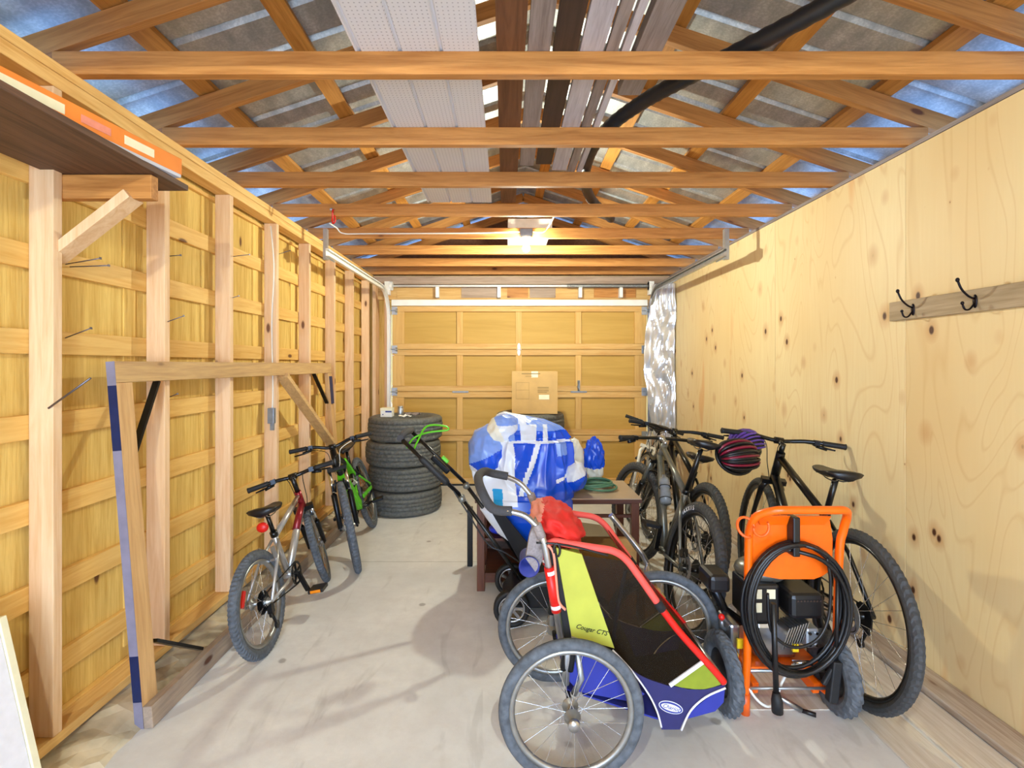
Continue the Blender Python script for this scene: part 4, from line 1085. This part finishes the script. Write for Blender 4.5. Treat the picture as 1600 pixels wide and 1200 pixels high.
# foil sheet at the far right
b=MB(); nu,nv=26,60; vs=[]
for i in range(nu+1):
    for j in range(nv+1):
        u=i/nu; v=j/nv; z=.62+v*1.86
        x0=1.80+.0*v; x1=2.035
        bulge=-.12*math.sin(PI*min(1,max(0,v)))*(1-u)
        x=x0+bulge*.9+(x1-x0-bulge*.9)*u; y=6.04-.03*(1-u)-.02*math.sin(v*9)-.12*u
        q=noise.noise(Vector((u*2,v*5,0)))*.06+abs(noise.noise(Vector((u*4,v*7,4))))*.07
        vs.append((min(x+.02*noise.noise(Vector((0,v*8,1))),2.04),y-q*(u*(1-u)*4*.7+.3),z))
b.add(vs,[(i*(nv+1)+j,(i+1)*(nv+1)+j,(i+1)*(nv+1)+j+1,i*(nv+1)+j+1) for i in range(nu) for j in range(nv)],0,False)
o=b.build('foil_insulation',M['foil'],None); s_=o.modifiers.new('s','SOLIDIFY'); s_.thickness=.002; tag(o,'crinkled silver foil insulation hanging between the door track and the plywood','insulation')

# ------------------------------------------------------------------ things stored on the ceiling joists
JT=ZH+.0005
vp=thing('soffit_panel','long pale perforated vinyl panel lying across the ceiling joists','vinyl panel',(-.34,2.2,JT))
prof=[]
for k in range(3):
    x=-.235+k*.157; prof+=[(x,.0),(x+.004,.0),(x+.01,.010),(x+.018,.010),(x+.024,.0),(x+.157,.0)]
vs=[]
for (x,z) in prof: vs+=[(x,-1.9,z),(x,1.45,z)]
b=MB(); b.add(vs,[(2*i,2*i+1,2*i+3,2*i+2) for i in range(len(prof)-1)],0,False); o=b.build('vinyl_sheet',M['vinyl'],vp,(0,0,0)); s_=o.modifiers.new('s','SOLIDIFY'); s_.thickness=.0015; s_.offset=1
for x in (-.237,.234): MB().box(x,x+.004,-1.9,1.45,0,.02).build('edge_channel',M['whitet'],vp,(0,0,0))
pl=[(-.035,.075,'plank_brown',3.66,'brown board on the joists, nearest the pale vinyl panel',.03),(.085,.17,'plank_grey',2.98,'first grey board on the joists, right beside the brown one',.024),(.182,.275,'plank_dark',2.96,'dark brown board between the grey and the pale boards on the joists',.024),(.285,.375,'plank_white',3.05,'pale whitish board on the joists, beside the dark one',.024),(.385,.43,'plank_grey',3.3,'narrow grey board on the joists beside the pale one',.024),(.445,.475,'plank_white',3.1,'narrow pale trim piece on the joists, nearest the black pipe',.03)]
for (x0,x1,m_,y1,lb_,h) in pl:
    o=MB().box(x0,x1,.3,y1,JT,JT+h).build('timber_board',M[m_],None,None,None,.002); tag(o,lb_,'board','boards stored on the ceiling joists')
o=MB().box(.50,.60,.2,2.2,JT,JT+.05).build('timber_offcut',M['plank_grey'],None); tag(o,'short grey offcut on the joists under the black pipe','board')
pts=smooth_path([W(1460,-90,1.5),W(1270,20,1.75),W(1140,88,2.0),W(1060,128,2.2),W(1000,162,2.42),W(950,200,2.62),W(922,240,2.9),W(914,285,3.3),W(925,315,3.72),W(955,345,4.2)],10)
mb=MB(); rr=[.034+(.003 if i%2 else 0) for i in range(len(pts))]
for p_ in pts: p_.z=max(p_.z,ZH+.04)
mb.tube(pts,rr,14); o=mb.build('drain_pipe',M['drain'],None); tag(o,'black corrugated pipe snaking over the ceiling joists','pipe')
o=MB().box(.02,.41,4.34,5.02,JT,JT+.085).build('flat_box',M['paper'],None,None,None,.003); tag(o,'flat white carton lying on the joists above the light bulb','box')
for k in range(1): pass
b=MB()
# lamps
def lamp(label,loc):
    r=thing('ceiling_lamp',label,'lamp',loc)
    x=y=z=0
    MB().box(-.055,.055,-.035,0,.02,.085).build('outlet_box',M['box_e'],r,(0,0,0),None,.006)
    MB().lathe([(.001,.02),(.045,.018),(.048,.005),(.03,-.01),(.02,-.035),(.001,-.036)],(0,-.018,0),'z',24).build('lamp_holder',M['paper'],r,(0,0,0))
    g=MB(); g.lathe([(.001,-.036),(.013,-.037),(.015,-.05),(.026,-.068),(.031,-.088),(.026,-.108),(.012,-.118),(.001,-.12)],(0,-.018,0),'z',24)
    A=4*PI*.028**2
    g.build('bulb',emitter('bulb_glow',(.96,1.0,.82,1),BULB_E*.9 if 'hangs' in label else BULB_E2),r,(0,0,0))
    return r
lp=lamp('bare glowing bulb that hangs from the fifth ceiling joist',(.18,4.325,2.605))
for sd,pts in ((-1,[(.125,4.30,2.66),(.05,4.32,2.665),(-.3,4.322,2.655),(-1.2,4.322,2.65),(-1.42,4.315,2.65),(-1.47,4.29,2.69),(-1.50,4.2,2.705)]),(1,[(.235,4.30,2.66),(.32,4.31,2.66),(.37,4.31,2.70),(.42,4.25,2.78)])):
    b=MB().tube(smooth_path(pts,6),.006,6); o=b.build('wire',M['cable'],None); tag(o,'white electrical cable stapled along the joist toward the stud wall' if sd<0 else 'short white cable rising from the lamp over the joist','cable')
lp2=lamp('bare bulb on a ceiling joist behind the camera',(-.45,-.56,2.605))
hk=thing('utility_hook','red coated hook hanging from a ceiling joist above the stud wall','hook',(-1.28,3.675,2.65))
b=WB(); b.tube(smooth_path([(-1.28,3.67,2.655),(-1.28,3.65,2.64),(-1.285,3.655,2.58),(-1.275,3.64,2.545),(-1.255,3.63,2.56),(-1.26,3.63,2.60)],5),.006,8); b.under('hook_arm',M['red'],hk)
b=WB(); b.ell((-1.295,3.66,2.655),(.012,.01,.012),10,6); b.under('screw',M['galv'],hk)

# ------------------------------------------------------------------ helmets on the bicycle handlebar
def helmet(label,c,r,col,rotz,tilt,group='helmets'):
    h=thing('bicycle_helmet',label,'helmet',c,group); h.rotation_euler=(tilt,0,rotz)
    b=MB(); b.ell((0,0,0),(r*1.15,r*.88,r*.8),24,14); 
    for v in b.v: v.z=max(v.z,-.02)
    b.build('liner',M['blackp'],h,(0,0,0))
    for k in range(9):
        t=-1.1+2.2*k/8; pts=[]
        for i in range(11):
            a=PI*.04+PI*.92*i/10
            pts.append(Vector((math.cos(a)*r*1.2,math.sin(t)*r*.9*math.sin(a)**.5,max(-.015,math.sin(a)*math.cos(t)*r*.88))))
        MB().tube(pts,[.003]+[.009]*9+[.003],6,flat=.7).build('shell_rib',M[col if (k%2 or col=='purple') else 'blackp'],h,(0,0,0))
    b=MB(); ring=[(math.cos(a)*r*1.18,math.sin(a)*r*.92,-.018) for a in [2*PI*i/28 for i in range(28)]]; b.tube(ring,.009,6,closed=True); b.build('rim',M['blackp'],h,(0,0,0))
    b=MB(); b.tube(smooth_path([(-.02,-r*.85,-.02),(.0,-r*.3,-.11),(.02,r*.2,-.12),(-.02,r*.85,-.02)],5),.005,5); b.build('strap',M['blackfab'],h,(0,0,0))
    return h
helmet('crimson and black vented helmet hanging from a bicycle handlebar',(1.375,2.93,.955),.112,'crimson',.35,math.radians(62))
helmet('purple helmet tucked behind the crimson one on the handlebar',(1.52,3.12,1.0),.10,'purple',.5,math.radians(35))

# ------------------------------------------------------------------ pressure washer
pw=thing('pressure_washer','orange framed pressure washer with a coiled black hose hung on its front','pressure washer',(1.21,2.15,0))
def U(name,mb,mat,parent=pw,bevel=0): return mb.under(name,M[mat],parent,bevel=bevel)
PY=2.10
fx0,fx1=1.03,1.415
pts=[(fx0+.0,PY+.02,.075),(fx0,PY,.30),(fx0,PY-.01,.70),(fx0+.0,PY-.02,.80),(fx0+.015,PY-.05,.87),(fx0+.07,PY-.09,.905),(fx0+.13,PY-.10,.91),(fx1-.09,PY-.10,.91),(fx1-.03,PY-.09,.905),(fx1+.005,PY-.05,.87),(fx1+.01,PY-.02,.80),(fx1,PY-.01,.70),(fx1-.005,PY,.30),(fx1-.01,PY+.01,.12),(fx1-.02,PY+.03,.085),(fx1-.05,PY+.12,.10)]
U('handle_frame',WB().tube(smooth_path(pts,5),.0165,14),'orange')
U('foot',WB().tube([(fx0,PY+.02,.0),(fx0,PY+.02,.09)],.0195,14),'orangep')
U('frame_label',WB().tube([(fx1-.005,PY,.19),(fx1-.005,PY,.30)],.0172,14),'label')
for x in (fx0,):
    for z in (.62,.68): U('bolt',WB().disc(.005,PY-.019,PY-.016,(x,0,z),'y',8),'nail')
pan=[(fx0+.02,.86),(fx1-.035,.855),(fx1-.02,.76),(fx1-.022,.63),(fx1-.06,.60),(fx1-.10,.585),(fx0+.14,.585),(fx0+.06,.60),(fx0+.02,.62)]
U('panel',WB().prism(pan,lambda x,z:Vector((x,PY+.0,z)),lambda x,z:Vector((x,PY+.012,z))),'orange',bevel=.003)
U('panel_lip',WB().prism([(fx0+.03,.865),(fx1-.045,.862),(fx1-.06,.82),(fx0+.05,.82)],lambda x,z:Vector((x,PY-.03+(.865-z)*.5,z)),lambda x,z:Vector((x,PY-.022+(.865-z)*.5,z))),'orange')
U('hose_strap',WB().box(1.195,1.225,PY-.055,PY-.003,.70,.865),'blackp',bevel=.006)
# base
U('base_plate',WB().box(fx0+.02,fx1-.02,PY+.06,PY+.34,.155,.175),'orange',bevel=.004)
for x in (fx0+.05,fx1-.07):
    U('base_arm',WB().beam((x,PY+.03,.10),(x-.03,PY+.42,.17),.03,.05),'orange',bevel=.004)
U('axle',WB().tube([(.93,PY+.06,.16),(1.48,PY+.06,.16)],.008,8),'galv')
U('front_bar',WB().tube([(fx0+.01,PY-.005,.125),(fx1-.03,PY-.005,.125)],.006,8),'galv')
for x in (.945,1.425):
    y=PY+.045; r=.163
    kb=WB(); prof_=torus_prof(r,.036,14); 
    kb.lathe([(a,b_*.85) for a,b_ in prof_],(x,y,r),'x',80,True,0,False,mod=lambda i,j:.006*(((i//2)+j)%2)*(math.cos(2*PI*j/14)>.3))
    w_=U('wheel',kb,'tyred')
    U('wheel_rim',WB().lathe([(.03,-.02),(.10,-.012),(.098,.012),(.03,.02),(.008,.03),(.008,-.03)],(x,y,r),'x',28,True),'blackp',w_)
# engine
ex,ey,ez=1.22,PY+.20,.18
U('crankcase',WB().box(ex-.10,ex+.09,ey-.09,ey+.11,ez,ez+.16),'alu',bevel=.02)
for k in range(8): U('cooling_fin',WB().obox((ex-.005+k*.012,ey-.12,ez+.13+k*.004),(.005,.09,.10),Matrix.Rotation(.35,3,'Y')),'alu')
U('cylinder_head',WB().box(ex+.09,ex+.15,ey-.15,ey-.05,ez+.08,ez+.17),'galv',bevel=.012)
for (dx,dz) in ((.105,.1),(.135,.1),(.105,.15),(.135,.15)): U('head_bolt',WB().disc(.007,ey-.158,ey-.15,(ex+dx,0,ez+dz),'y',8),'chrome')
mf=U('muffler_guard',WB().box(ex+.015,ex+.165,ey-.17,ey+.02,ez+.215,ez+.325),'blackp',bevel=.02)
for k in range(8): U('vent_slot',WB().box(ex+.04+k*.014,ex+.047+k*.014,ey-.172,ey-.170,ez+.295,ez+.301),'plank_dark',mf)
U('fuel_tank',WB().ell((ex-.02,ey+.02,ez+.36),(.12,.10,.055),20,10),'greym')
U('fuel_cap',WB().lathe([(.001,0),(.03,0),(.03,.02),(.001,.022)],(ex-.03,ey,ez+.405),'z',18),'blackp')
U('air_filter_cover',WB().box(ex-.14,ex-.0,ey-.11,ey+.06,ez+.17,ez+.34),'blackp',bevel=.012)
for (dx,dz) in ((-.12,.30),(-.06,.30),(-.12,.24)): U('warning_label',WB().box(ex+dx,ex+dx+.038,ey-.1125,ey-.1105,ez+dz-.02,ez+dz+.022),'label')
U('shroud',WB().box(1.0-.09,1.0+.005,PY+.09,PY+.24,.48,.56),'blackp',bevel=.02)
U('shroud_support',WB().tube([(.95,PY+.15,.48),(1.02,PY+.2,.36),(1.1,PY+.2,.30)],.02,8),'darkm')
pm=U('pump',WB().box(.985,1.03,PY+.06,PY+.2,.22,.36),'alu',bevel=.012)
U('pump_knob',WB().ell((.955,PY+.08,.385),(.014,.014,.014),12,8),'red')
U('pump_valve',WB().tube([(.955,PY+.08,.37),(.965,PY+.1,.33),(1.0,PY+.12,.30)],.008,8),'galv')
U('pump_fitting',WB().tube([(1.0,PY+.04,.24),(1.02,PY+.1,.235)],.012,8),'brass')
U('hose_fitting',WB().tube([(1.25,PY+.05,.20),(1.33,PY+.04,.205)],.011,8),'chrome')
U('yellow_tag',WB().box(1.005,1.03,PY+.035,PY+.045,.27,.31),'yellowtag')
U('yellow_tag',WB().box(1.245,1.27,PY+.035,PY+.045,.255,.29),'yellowtag')
U('detergent_hose',WB().tube(smooth_path([(1.0,PY+.05,.24),(1.05,PY-.0,.10),(1.12,PY-.02,.06),(1.2,PY+.03,.14),(1.26,PY+.05,.2)],6),.006,6),'cable')
# orange lance clips
b=WB(); ring=[(1.0+.035*math.cos(a),PY-.05+.02*math.sin(a),.825+.035*math.sin(a)) for a in [2*PI*i/20 for i in range(17)]]; b.tube(ring,.006,8); U('lance_clip',b,'orangep')
b=WB(); ring=[(1.045+.032*math.cos(a),PY-.085,.835+.036*math.sin(a)) for a in [PI+2*PI*i/20 for i in range(13)]]; b.tube(ring,.006,8); U('lance_clip',b,'orangep')
# hose coil
hc=thing('pressure_hose','coil of black high pressure hose hanging on the front of the orange washer','hose',(1.21,PY-.06,.25))
coils=[(.222,.285,1.225,.475,0),(.215,.27,1.21,.485,.3),(.205,.278,1.235,.47,.9),(.195,.26,1.215,.495,1.4),(.225,.262,1.2,.46,2.0),(.18,.25,1.225,.505,2.7),(.212,.29,1.23,.462,3.3),(.20,.255,1.205,.50,.6),(.218,.28,1.222,.47,1.9)]
pts=[]
for k,(a,b_,cx,cz,ph) in enumerate(coils):
    a2,b2,cx2,cz2,_=coils[(k+1)%len(coils)] if k+1<len(coils) else coils[k]
    for i in range(36):
        u=i/36; t=PI/2+2*PI*u
        A=a+(a2-a)*u; B=b_+(b2-b_)*u; X=cx+(cx2-cx)*u; Z=cz+(cz2-cz)*u
        pts.append(Vector((X+A*math.cos(t),PY-.028-.011*(k%4)-.004*math.sin(t*2),min(Z+B*math.sin(t),.765))))
WB().tube(pts,.0085,7).under('hose_loop',M['blackp'],hc)
b=WB().tube(smooth_path([(1.09,PY-.05,.55),(1.10,PY-.06,.40),(1.18,PY-.065,.335),(1.28,PY-.065,.36),(1.335,PY-.06,.45),(1.345,PY-.06,.60),(1.33,PY-.06,.7)],6),.0065,7); b.under('hose_loop',M['blackp'],hc)
ln=thing('spray_lance','black and silver spray lance hanging upright beside the hose coil','spray lance',(1.12,PY-.075,.06))
b=WB().tube([(1.10,PY-.075,.52),(1.112,PY-.075,.14)],.011,10); b.under('lance_tube',M['blackp'],ln)
b=WB().tube([(1.112,PY-.075,.155),(1.115,PY-.075,.12),(1.117,PY-.075,.072)],[.014,.022,.022],12); b.under('nozzle',M['black'],ln)
gn=thing('spray_gun','black spray gun held at the right leg of the orange washer frame','spray gun',(1.37,PY-.05,.05))
b=WB().tube([(1.385,PY-.045,.62),(1.375,PY-.05,.25)],.008,8); b.under('gun_hose',M['blackp'],gn)
b=WB(); b.beam((1.375,PY-.05,.27),(1.355,PY-.05,.10),.04,.035,up=(0,1,0)); b.beam((1.36,PY-.05,.24),(1.32,PY-.05,.17),.02,.02,up=(0,1,0)); b.under('gun_grip',M['black'],gn,bevel=.006)
wn=thing('wand_extension','silver and black spray wand lying on the floor by the washer','wand',(1.25,2.13,.015))
b=WB().tube([W(1212,1082,2.15)*1.0,W(1252,1106,2.12)],.012,10)
for v in b.v: v.z=v.z-min(q.z for q in b.v)+.0 if False else v.z
zoff=-min(v.z for v in b.v)+.003
for v in b.v: v.z+=zoff
b.under('silver_tube',M['alu'],wn)
e1=W(1252,1106,2.12)+Vector((0,0,zoff))
b=WB().tube([e1,e1+Vector((.045,-.03,.0))],[.009,.010],8); b.under('tip',M['blackp'],wn)

# ------------------------------------------------------------------ child trailer
NY,FY=1.855,2.27
K1=NY/F
def S2(px,py): return ((px-VX)*K1, CH-(py-VY)*K1)
tl=thing('child_trailer','red, lime and navy child bicycle trailer with a grey foam push bar','child trailer',(.5,2.06,0))
def T(name,mb,mat,parent=tl,bevel=0): return mb.under(name,M[mat] if isinstance(mat,str) else [M[x] for x in mat],parent,bevel=bevel)
def panel(name,pix,mat,y,th=.010,sub=None,parent=tl):
    P=[S2(*p) for p in pix]
    return T(name,WB().prism(P,lambda x,z:Vector((x,y,z)),lambda x,z:Vector((x,y+th,z))),mat,parent)
def crv(pp,k=5): return [ (v.x,v.y) for v in smooth_path([Vector((a,b_,0)) for a,b_ in pp],k)]
for side,y in ((0,NY),(1,FY)):
    sg=-1 if side==0 else 1
    yy=y if side==0 else y-.010
    def Q(p,dy=0): x,z=S2(*p); return Vector((x,y+dy*sg,z))
    yel=[(869,856),(909,866),(960,1013),(893,994)]
    pn=panel('side_panel',yel,'lime',yy)
    # dark edging at the back of the side panel
    panel('edge_panel',[(855,858),(868.5,857),(892.5,994),(893,1003),(880,1012),(872,960)],'blackfab',yy)
    panel('lower_skirt',crv([(893,1003),(925,1010),(960,1020)],4)+crv([(960,1020),(985,1045),(1010,1060),(1045,1072)],4)+[(1095,1078),(1133,1070)]+crv([(1133,1076),(1100,1090),(1075,1115),(1062,1140)],4)+[(1034,1140)]+crv([(1034,1138),(1015,1085),(985,1045),(950,1018)],4)+[(893,1006)],'navy',yy)
    panel('lower_body',[(893.5,1004)]+crv([(950,1020),(984,1047),(1000,1078),(1008,1085)],4)+[(990,1098),(905,1082),(885,1060),(884,1020)],'bluefab',yy+.003*(1 if side==0 else -1))
    panel('nose_panel',[(1133,1078)]+crv([(1110,1088),(1085,1108),(1074,1124)],4)+[(1118,1112),(1131,1098)],'bluefab',yy+.002*(1 if side==0 else -1))
    panel('mesh_window',[(911,868),(970,876),(985,888),(1030,950),(1096,1033)]+crv([(1096,1033),(1045,1072)],4)+crv([(1045,1071),(1010,1059),(985,1043),(961,1014)],4),'mesh',y-.001,.002)
    panel('corner_panel',[(1049,1070),(1099,1035),(1131,1068),(1105,1077),(1075,1077)],'olive',yy)
    T('reflective_strip',WB().beam(Q((1046,1070),.004),Q((1098,1033),.004),.006,.014,up=(0,0,1)),'whitet')
    T('piping',WB().tube([Q(p,.004) for p in crv([(957,1015),(985,1045),(1012,1082),(1026,1110),(1033,1135)],5)],.0035,6),'whitet')
    T('piping',WB().tube([Q(p,.004) for p in crv([(1133,1074),(1102,1088),(1078,1110),(1064,1140)],5)],.004,6),'whitet')
    for k in range(7):
        a=Q((895+k*9.5,998+k*3.4),.006); T('stitch_mark',WB().beam(a,a+Vector((.010,0,-.018)),.003,.006,up=(0,1,0)),'whitet')
    # padded red hoop
    T('padded_hoop',WB().tube([Q(p) for p in crv([(852,852),(866,846),(890,850),(930,856),(958,861),(978,874),(998,900),(1028,943)],5)],[.012]*5+[.014]*31 ,10),'coral')
    T('padded_hoop',WB().tube([Q(p) for p in crv([(1033,950),(1062,988),(1098,1028),(1118,1050),(1131,1066)],5)],.0135,10),'red')
    T('hoop_joint',WB().tube([Q((1026,940)),Q((1035,953))],.0165,12),'blackfab')
    # upright tube with its red sleeve
    T('upright_tube',WB().tube([Q((840,820),.012),Q((850,846),.012),Q((853,860),.012),Q((878,1003),.012)],.0135,12),'alu')
    T('red_sleeve',WB().tube([Q((857,884),.012),Q((869,953),.012)],.0185,12),'red')
    for p in ((859,892),(868,945)):
        d=(Q((869,953))-Q((857,884))).normalized(); T('sleeve_band',WB().tube([Q(p,.012)-d*.007,Q(p,.012)+d*.007],.0195,12),'whitet')
    T('faded_strap',WB().tube([Q(p,.02) for p in crv([(855,848),(864,862),(868,900),(872,935),(882,948)],5)],.010,6,flat=.5),'peach')
    # push bar halves
    gr=W(800,798,1.86) if side==0 else W(793,742,2.30)
    a=Q((840,822),.012)
    T('push_bar_tube',WB().tube(smooth_path([Vector((gr.x-.02,y+.006*sg,gr.z+.003)),gr.lerp(a,.5)+Vector((.0,0,.012)),a],5),.0115,10),'alu')
    T('bar_clamp',WB().tube([Q((838,818),.012),Q((846,838),.012)],.018,12),'plank_grey')
    # wheel and suspension
    wc=Vector(((892-VX)*1.78/F,1.77,.255)) if side==0 else Vector((.225,2.345,.255))
    wroot=wheel(tl,Matrix.Translation(wc-tl.location)@Matrix.Rotation(.2,4,'Y'),.262,.021,'tyred','rimgrey',24,False,.022,front=True)
    T('hub_cap',WB().lathe([(.001,-.004),(.02,-.003),(.022,.01),(.001,.012)],wc+Vector((0,(-.075 if side==0 else .065),0)),'y',18),'alu')
    T('suspension_arm',WB().tube([Q((878,1003),-.01),Vector((wc.x-.005,y+.03*sg*.3,.42)),Vector((wc.x-.01,y,.30))],.014,10),'galv')
    T('suspension_block',WB().obox(Vector((wc.x+.0,y+.0,.40)),(.05,.035,.10),Matrix.Rotation(.15,3,'Y')),'darkm',bevel=.008)
    T('suspension_arm',WB().tube([Vector((wc.x+.03,y,.44)),Vector((wc.x+.05,y,.32)),Vector((wc.x+.02,y,.26))],.012,10),'galv')
    T('axle_stub',WB().tube([Vector((wc.x,y-.03*sg,.255)),wc],.010,10),'darkm')
# push bar foam
gA=W(800,798,1.86); gB=W(793,742,2.30); cA=W(752,772,1.90); cB=W(756,738,2.26)
T('foam_grip',WB().tube(smooth_path([Vector((gA.x,NY,gA.z)),Vector((cA.x+.045,NY+.01,cA.z-.045)),Vector((cA.x,NY+.06,cA.z+.01)),Vector((cA.x-.02,(NY+FY)/2,cA.z+.03)),Vector((cA.x,FY-.06,cA.z+.02)),Vector((cA.x+.035,FY-.01,cB.z-.005)),Vector((gB.x,FY,gB.z))],6),.0185,12),'foam')
# cross members and body cloth between the sides
def span(name,p0,p1,mat,th=.006):
    a=S2(*p0); b_=S2(*p1)
    return T(name,WB().beam(Vector((a[0],(NY+FY)/2,a[1])),Vector((b_[0],(NY+FY)/2,b_[1])),FY-NY-.03,th,up=(0,0,1)),mat)
span('back_cloth',(862,860),(886,1045),'blackfab')
span('floor_cloth',(886,1082),(1030,1128),'bluefab')
span('floor_cloth',(1030,1128),(1118,1112),'blackfab')
span('nose_cloth',(1118,1112),(1131,1070),'navy')
span('front_mesh',(985,884),(1128,1062),'mesh',.003)
span('seat_cushion',(925,1040),(1005,1062),'blackfab',.025)
span('roof_cloth',(862,848),(905,852),'redfab')
T('seat_tube',WB().tube([W(978,890,2.0),W(965,950,2.0),W(957,1010,2.0)],.009,8),'navyp')
for (p0,p1) in (((852,852),None),((1131,1066),None)):
    x,z=S2(*p0); T('cross_tube',WB().tube([(x,NY,z),(x,FY,z)],.012,10),'alu')
x,z=S2(905,1075); T('cross_tube',WB().tube([(x,NY,z-.03),(x,FY,z-.03)],.014,10),'alu')
# writing on the side
x,z=S2(924,984); Mx=Matrix.Translation(Vector((x,NY-.0015,z))-tl.location)@Matrix.Rotation(PI/2,4,'X')@Matrix.Rotation(math.radians(-14),4,'Z')
text('lettering','Cougar CTS',.024,M['blackp'],tl,Mx,.0008,shear=.35)
x,z=S2(1048,1105); R_=Matrix.Rotation(math.radians(-17),3,'Y').inverted()
def oval(a,b_,dy,mat,nm):
    mb=WB(); P=[(a*math.cos(2*PI*i/32),b_*math.sin(2*PI*i/32)) for i in range(32)]; t=math.radians(-17)
    P=[(u*math.cos(t)-v*math.sin(t),u*math.sin(t)+v*math.cos(t)) for u,v in P]
    mb.prism(P,lambda u,v:Vector((x+u,NY-dy,z+v)),lambda u,v:Vector((x+u,NY-.0002,z+v))); return T(nm,mb,mat)
oval(.047,.022,.0015,'whitet','logo_badge'); oval(.0445,.0195,.0022,'bluegrip','logo_badge'); oval(.038,.0125,.003,'whitet','logo_badge')
Mx=Matrix.Translation(Vector((x,NY-.0032,z))-tl.location)@Matrix.Rotation(PI/2,4,'X')@Matrix.Rotation(math.radians(-17),4,'Z')
text('lettering','Chariot',.021,M['blueink'],tl,Mx,.0006,shear=.3)
# jogging wheel with its bent arm
jw=thing('jogging_wheel','detached third wheel with a bent silver arm behind the child trailer','wheel',(.74,2.335,.262))
wheel(jw,Matrix.Rotation(math.radians(-9),4,'Z'),.262,.021,'tyred','rimgrey',24,False,.022,front=True)
for dy in (-.06,.06):
    pts=[W(955,806,2.50),W(985,842,2.50),W(1002,864,2.49),W(1013,885,2.49),W(1018,905,2.38),Vector((.745,2.35,.30)),Vector((.74,2.335,.262))]
    pts=[p+Vector((0,dy*(1 if i>3 else .25*(1 if dy>0 else 1)),0)) for i,p in enumerate(pts)]
    if dy>0: b=WB().tube(smooth_path(pts,5),.0145,10); b.under('fork_arm',M['alu'],jw)
# folded red rain cover on the roof
b=MB(); n,k=40,26; 
fb=lump('rain_cover','crumpled red fabric bundle tied on top of the child trailer','cover',(.175,2.06,.855),(.125,.20,.075),[M['redfab'],M['peach']],lambda v:1 if v.x<-.085 else 0,2.5,amp=.16)
fb.rotation_euler=(0,math.radians(28),0)
o=MB().tube([Vector((.145+.07*math.cos(a),1.86+.0*a,.80+.07*math.sin(a))) for a in [0]]+[Vector((.1,1.85,.9))],.001,3) if False else None
bt=thing('cord_strap','black elastic cord strapped over the red fabric bundle','strap',(.2,1.9,.84))
b=WB().tube(smooth_path([W(838,848,1.84),W(870,850,1.83),W(905,856,1.84),W(950,868,1.845)],6),.004,6); b.under('cord',M['blackp'],bt)
b=WB().tube([W(870,860,1.83)+Vector((.012*math.cos(a),0,.025*math.sin(a))) for a in [2*PI*i/16-1.2 for i in range(13)]],.0045,6); b.under('cord_hook',M['blackp'],bt)
cu=thing('cup_holder','indigo nylon pouch hanging behind the push bar of the child trailer','pouch',(.1,1.95,.7))
b=WB(); c0=W(826,878,1.93)
b.lathe([(.040,-.05),(.040,-.045),(.036,-.045),(.034,.06),(.001,.062)],(c0.x,c0.y-.0,c0.z),'y',22); b.under('pouch_tube',M['bluegrip'],cu)
b=WB(); P=[S2(*q) for q in ((838,815),(848,835),(850,880),(840,905),(822,880),(828,845))]; b.prism(P,lambda x,z:Vector((x,1.90,z)),lambda x,z:Vector((x,1.93,z))); b.under('pouch_back',M['plank_grey'],cu)

# odds and ends on the floor at the right
o=MB().box(1.04,1.48,2.14,2.95,.0005,.004).build('cardboard_sheet',M['floorboard'],None); tag(o,'flat pale cardboard sheet on the floor under the pressure washer','cardboard sheet')
lump('plastic_bag','crumpled pale blue plastic bag on the floor behind the pressure washer','bag',(1.28,2.72,.09),(.09,.07,.09),[M['pvcl'],M['pvcw']],lambda v:0 if v.z<.03 else 1,5.5)
# pale boards on the floor by the plywood wall
for k,(x0,x1,y0,y1,a) in enumerate(((1.50,1.68,1.5,3.0,0),(1.70,1.895,1.4,3.3,0))):
    o=MB().box(x0,x1,y0,y1,0.0005,.008).build('floor_plank',M['floorboard'],None,None,None,.001); tag(o,('pale thin plank on the floor under the black hybrid bicycle','pale thin plank on the floor against the weathered sill')[k],'plank','pale planks on the floor')
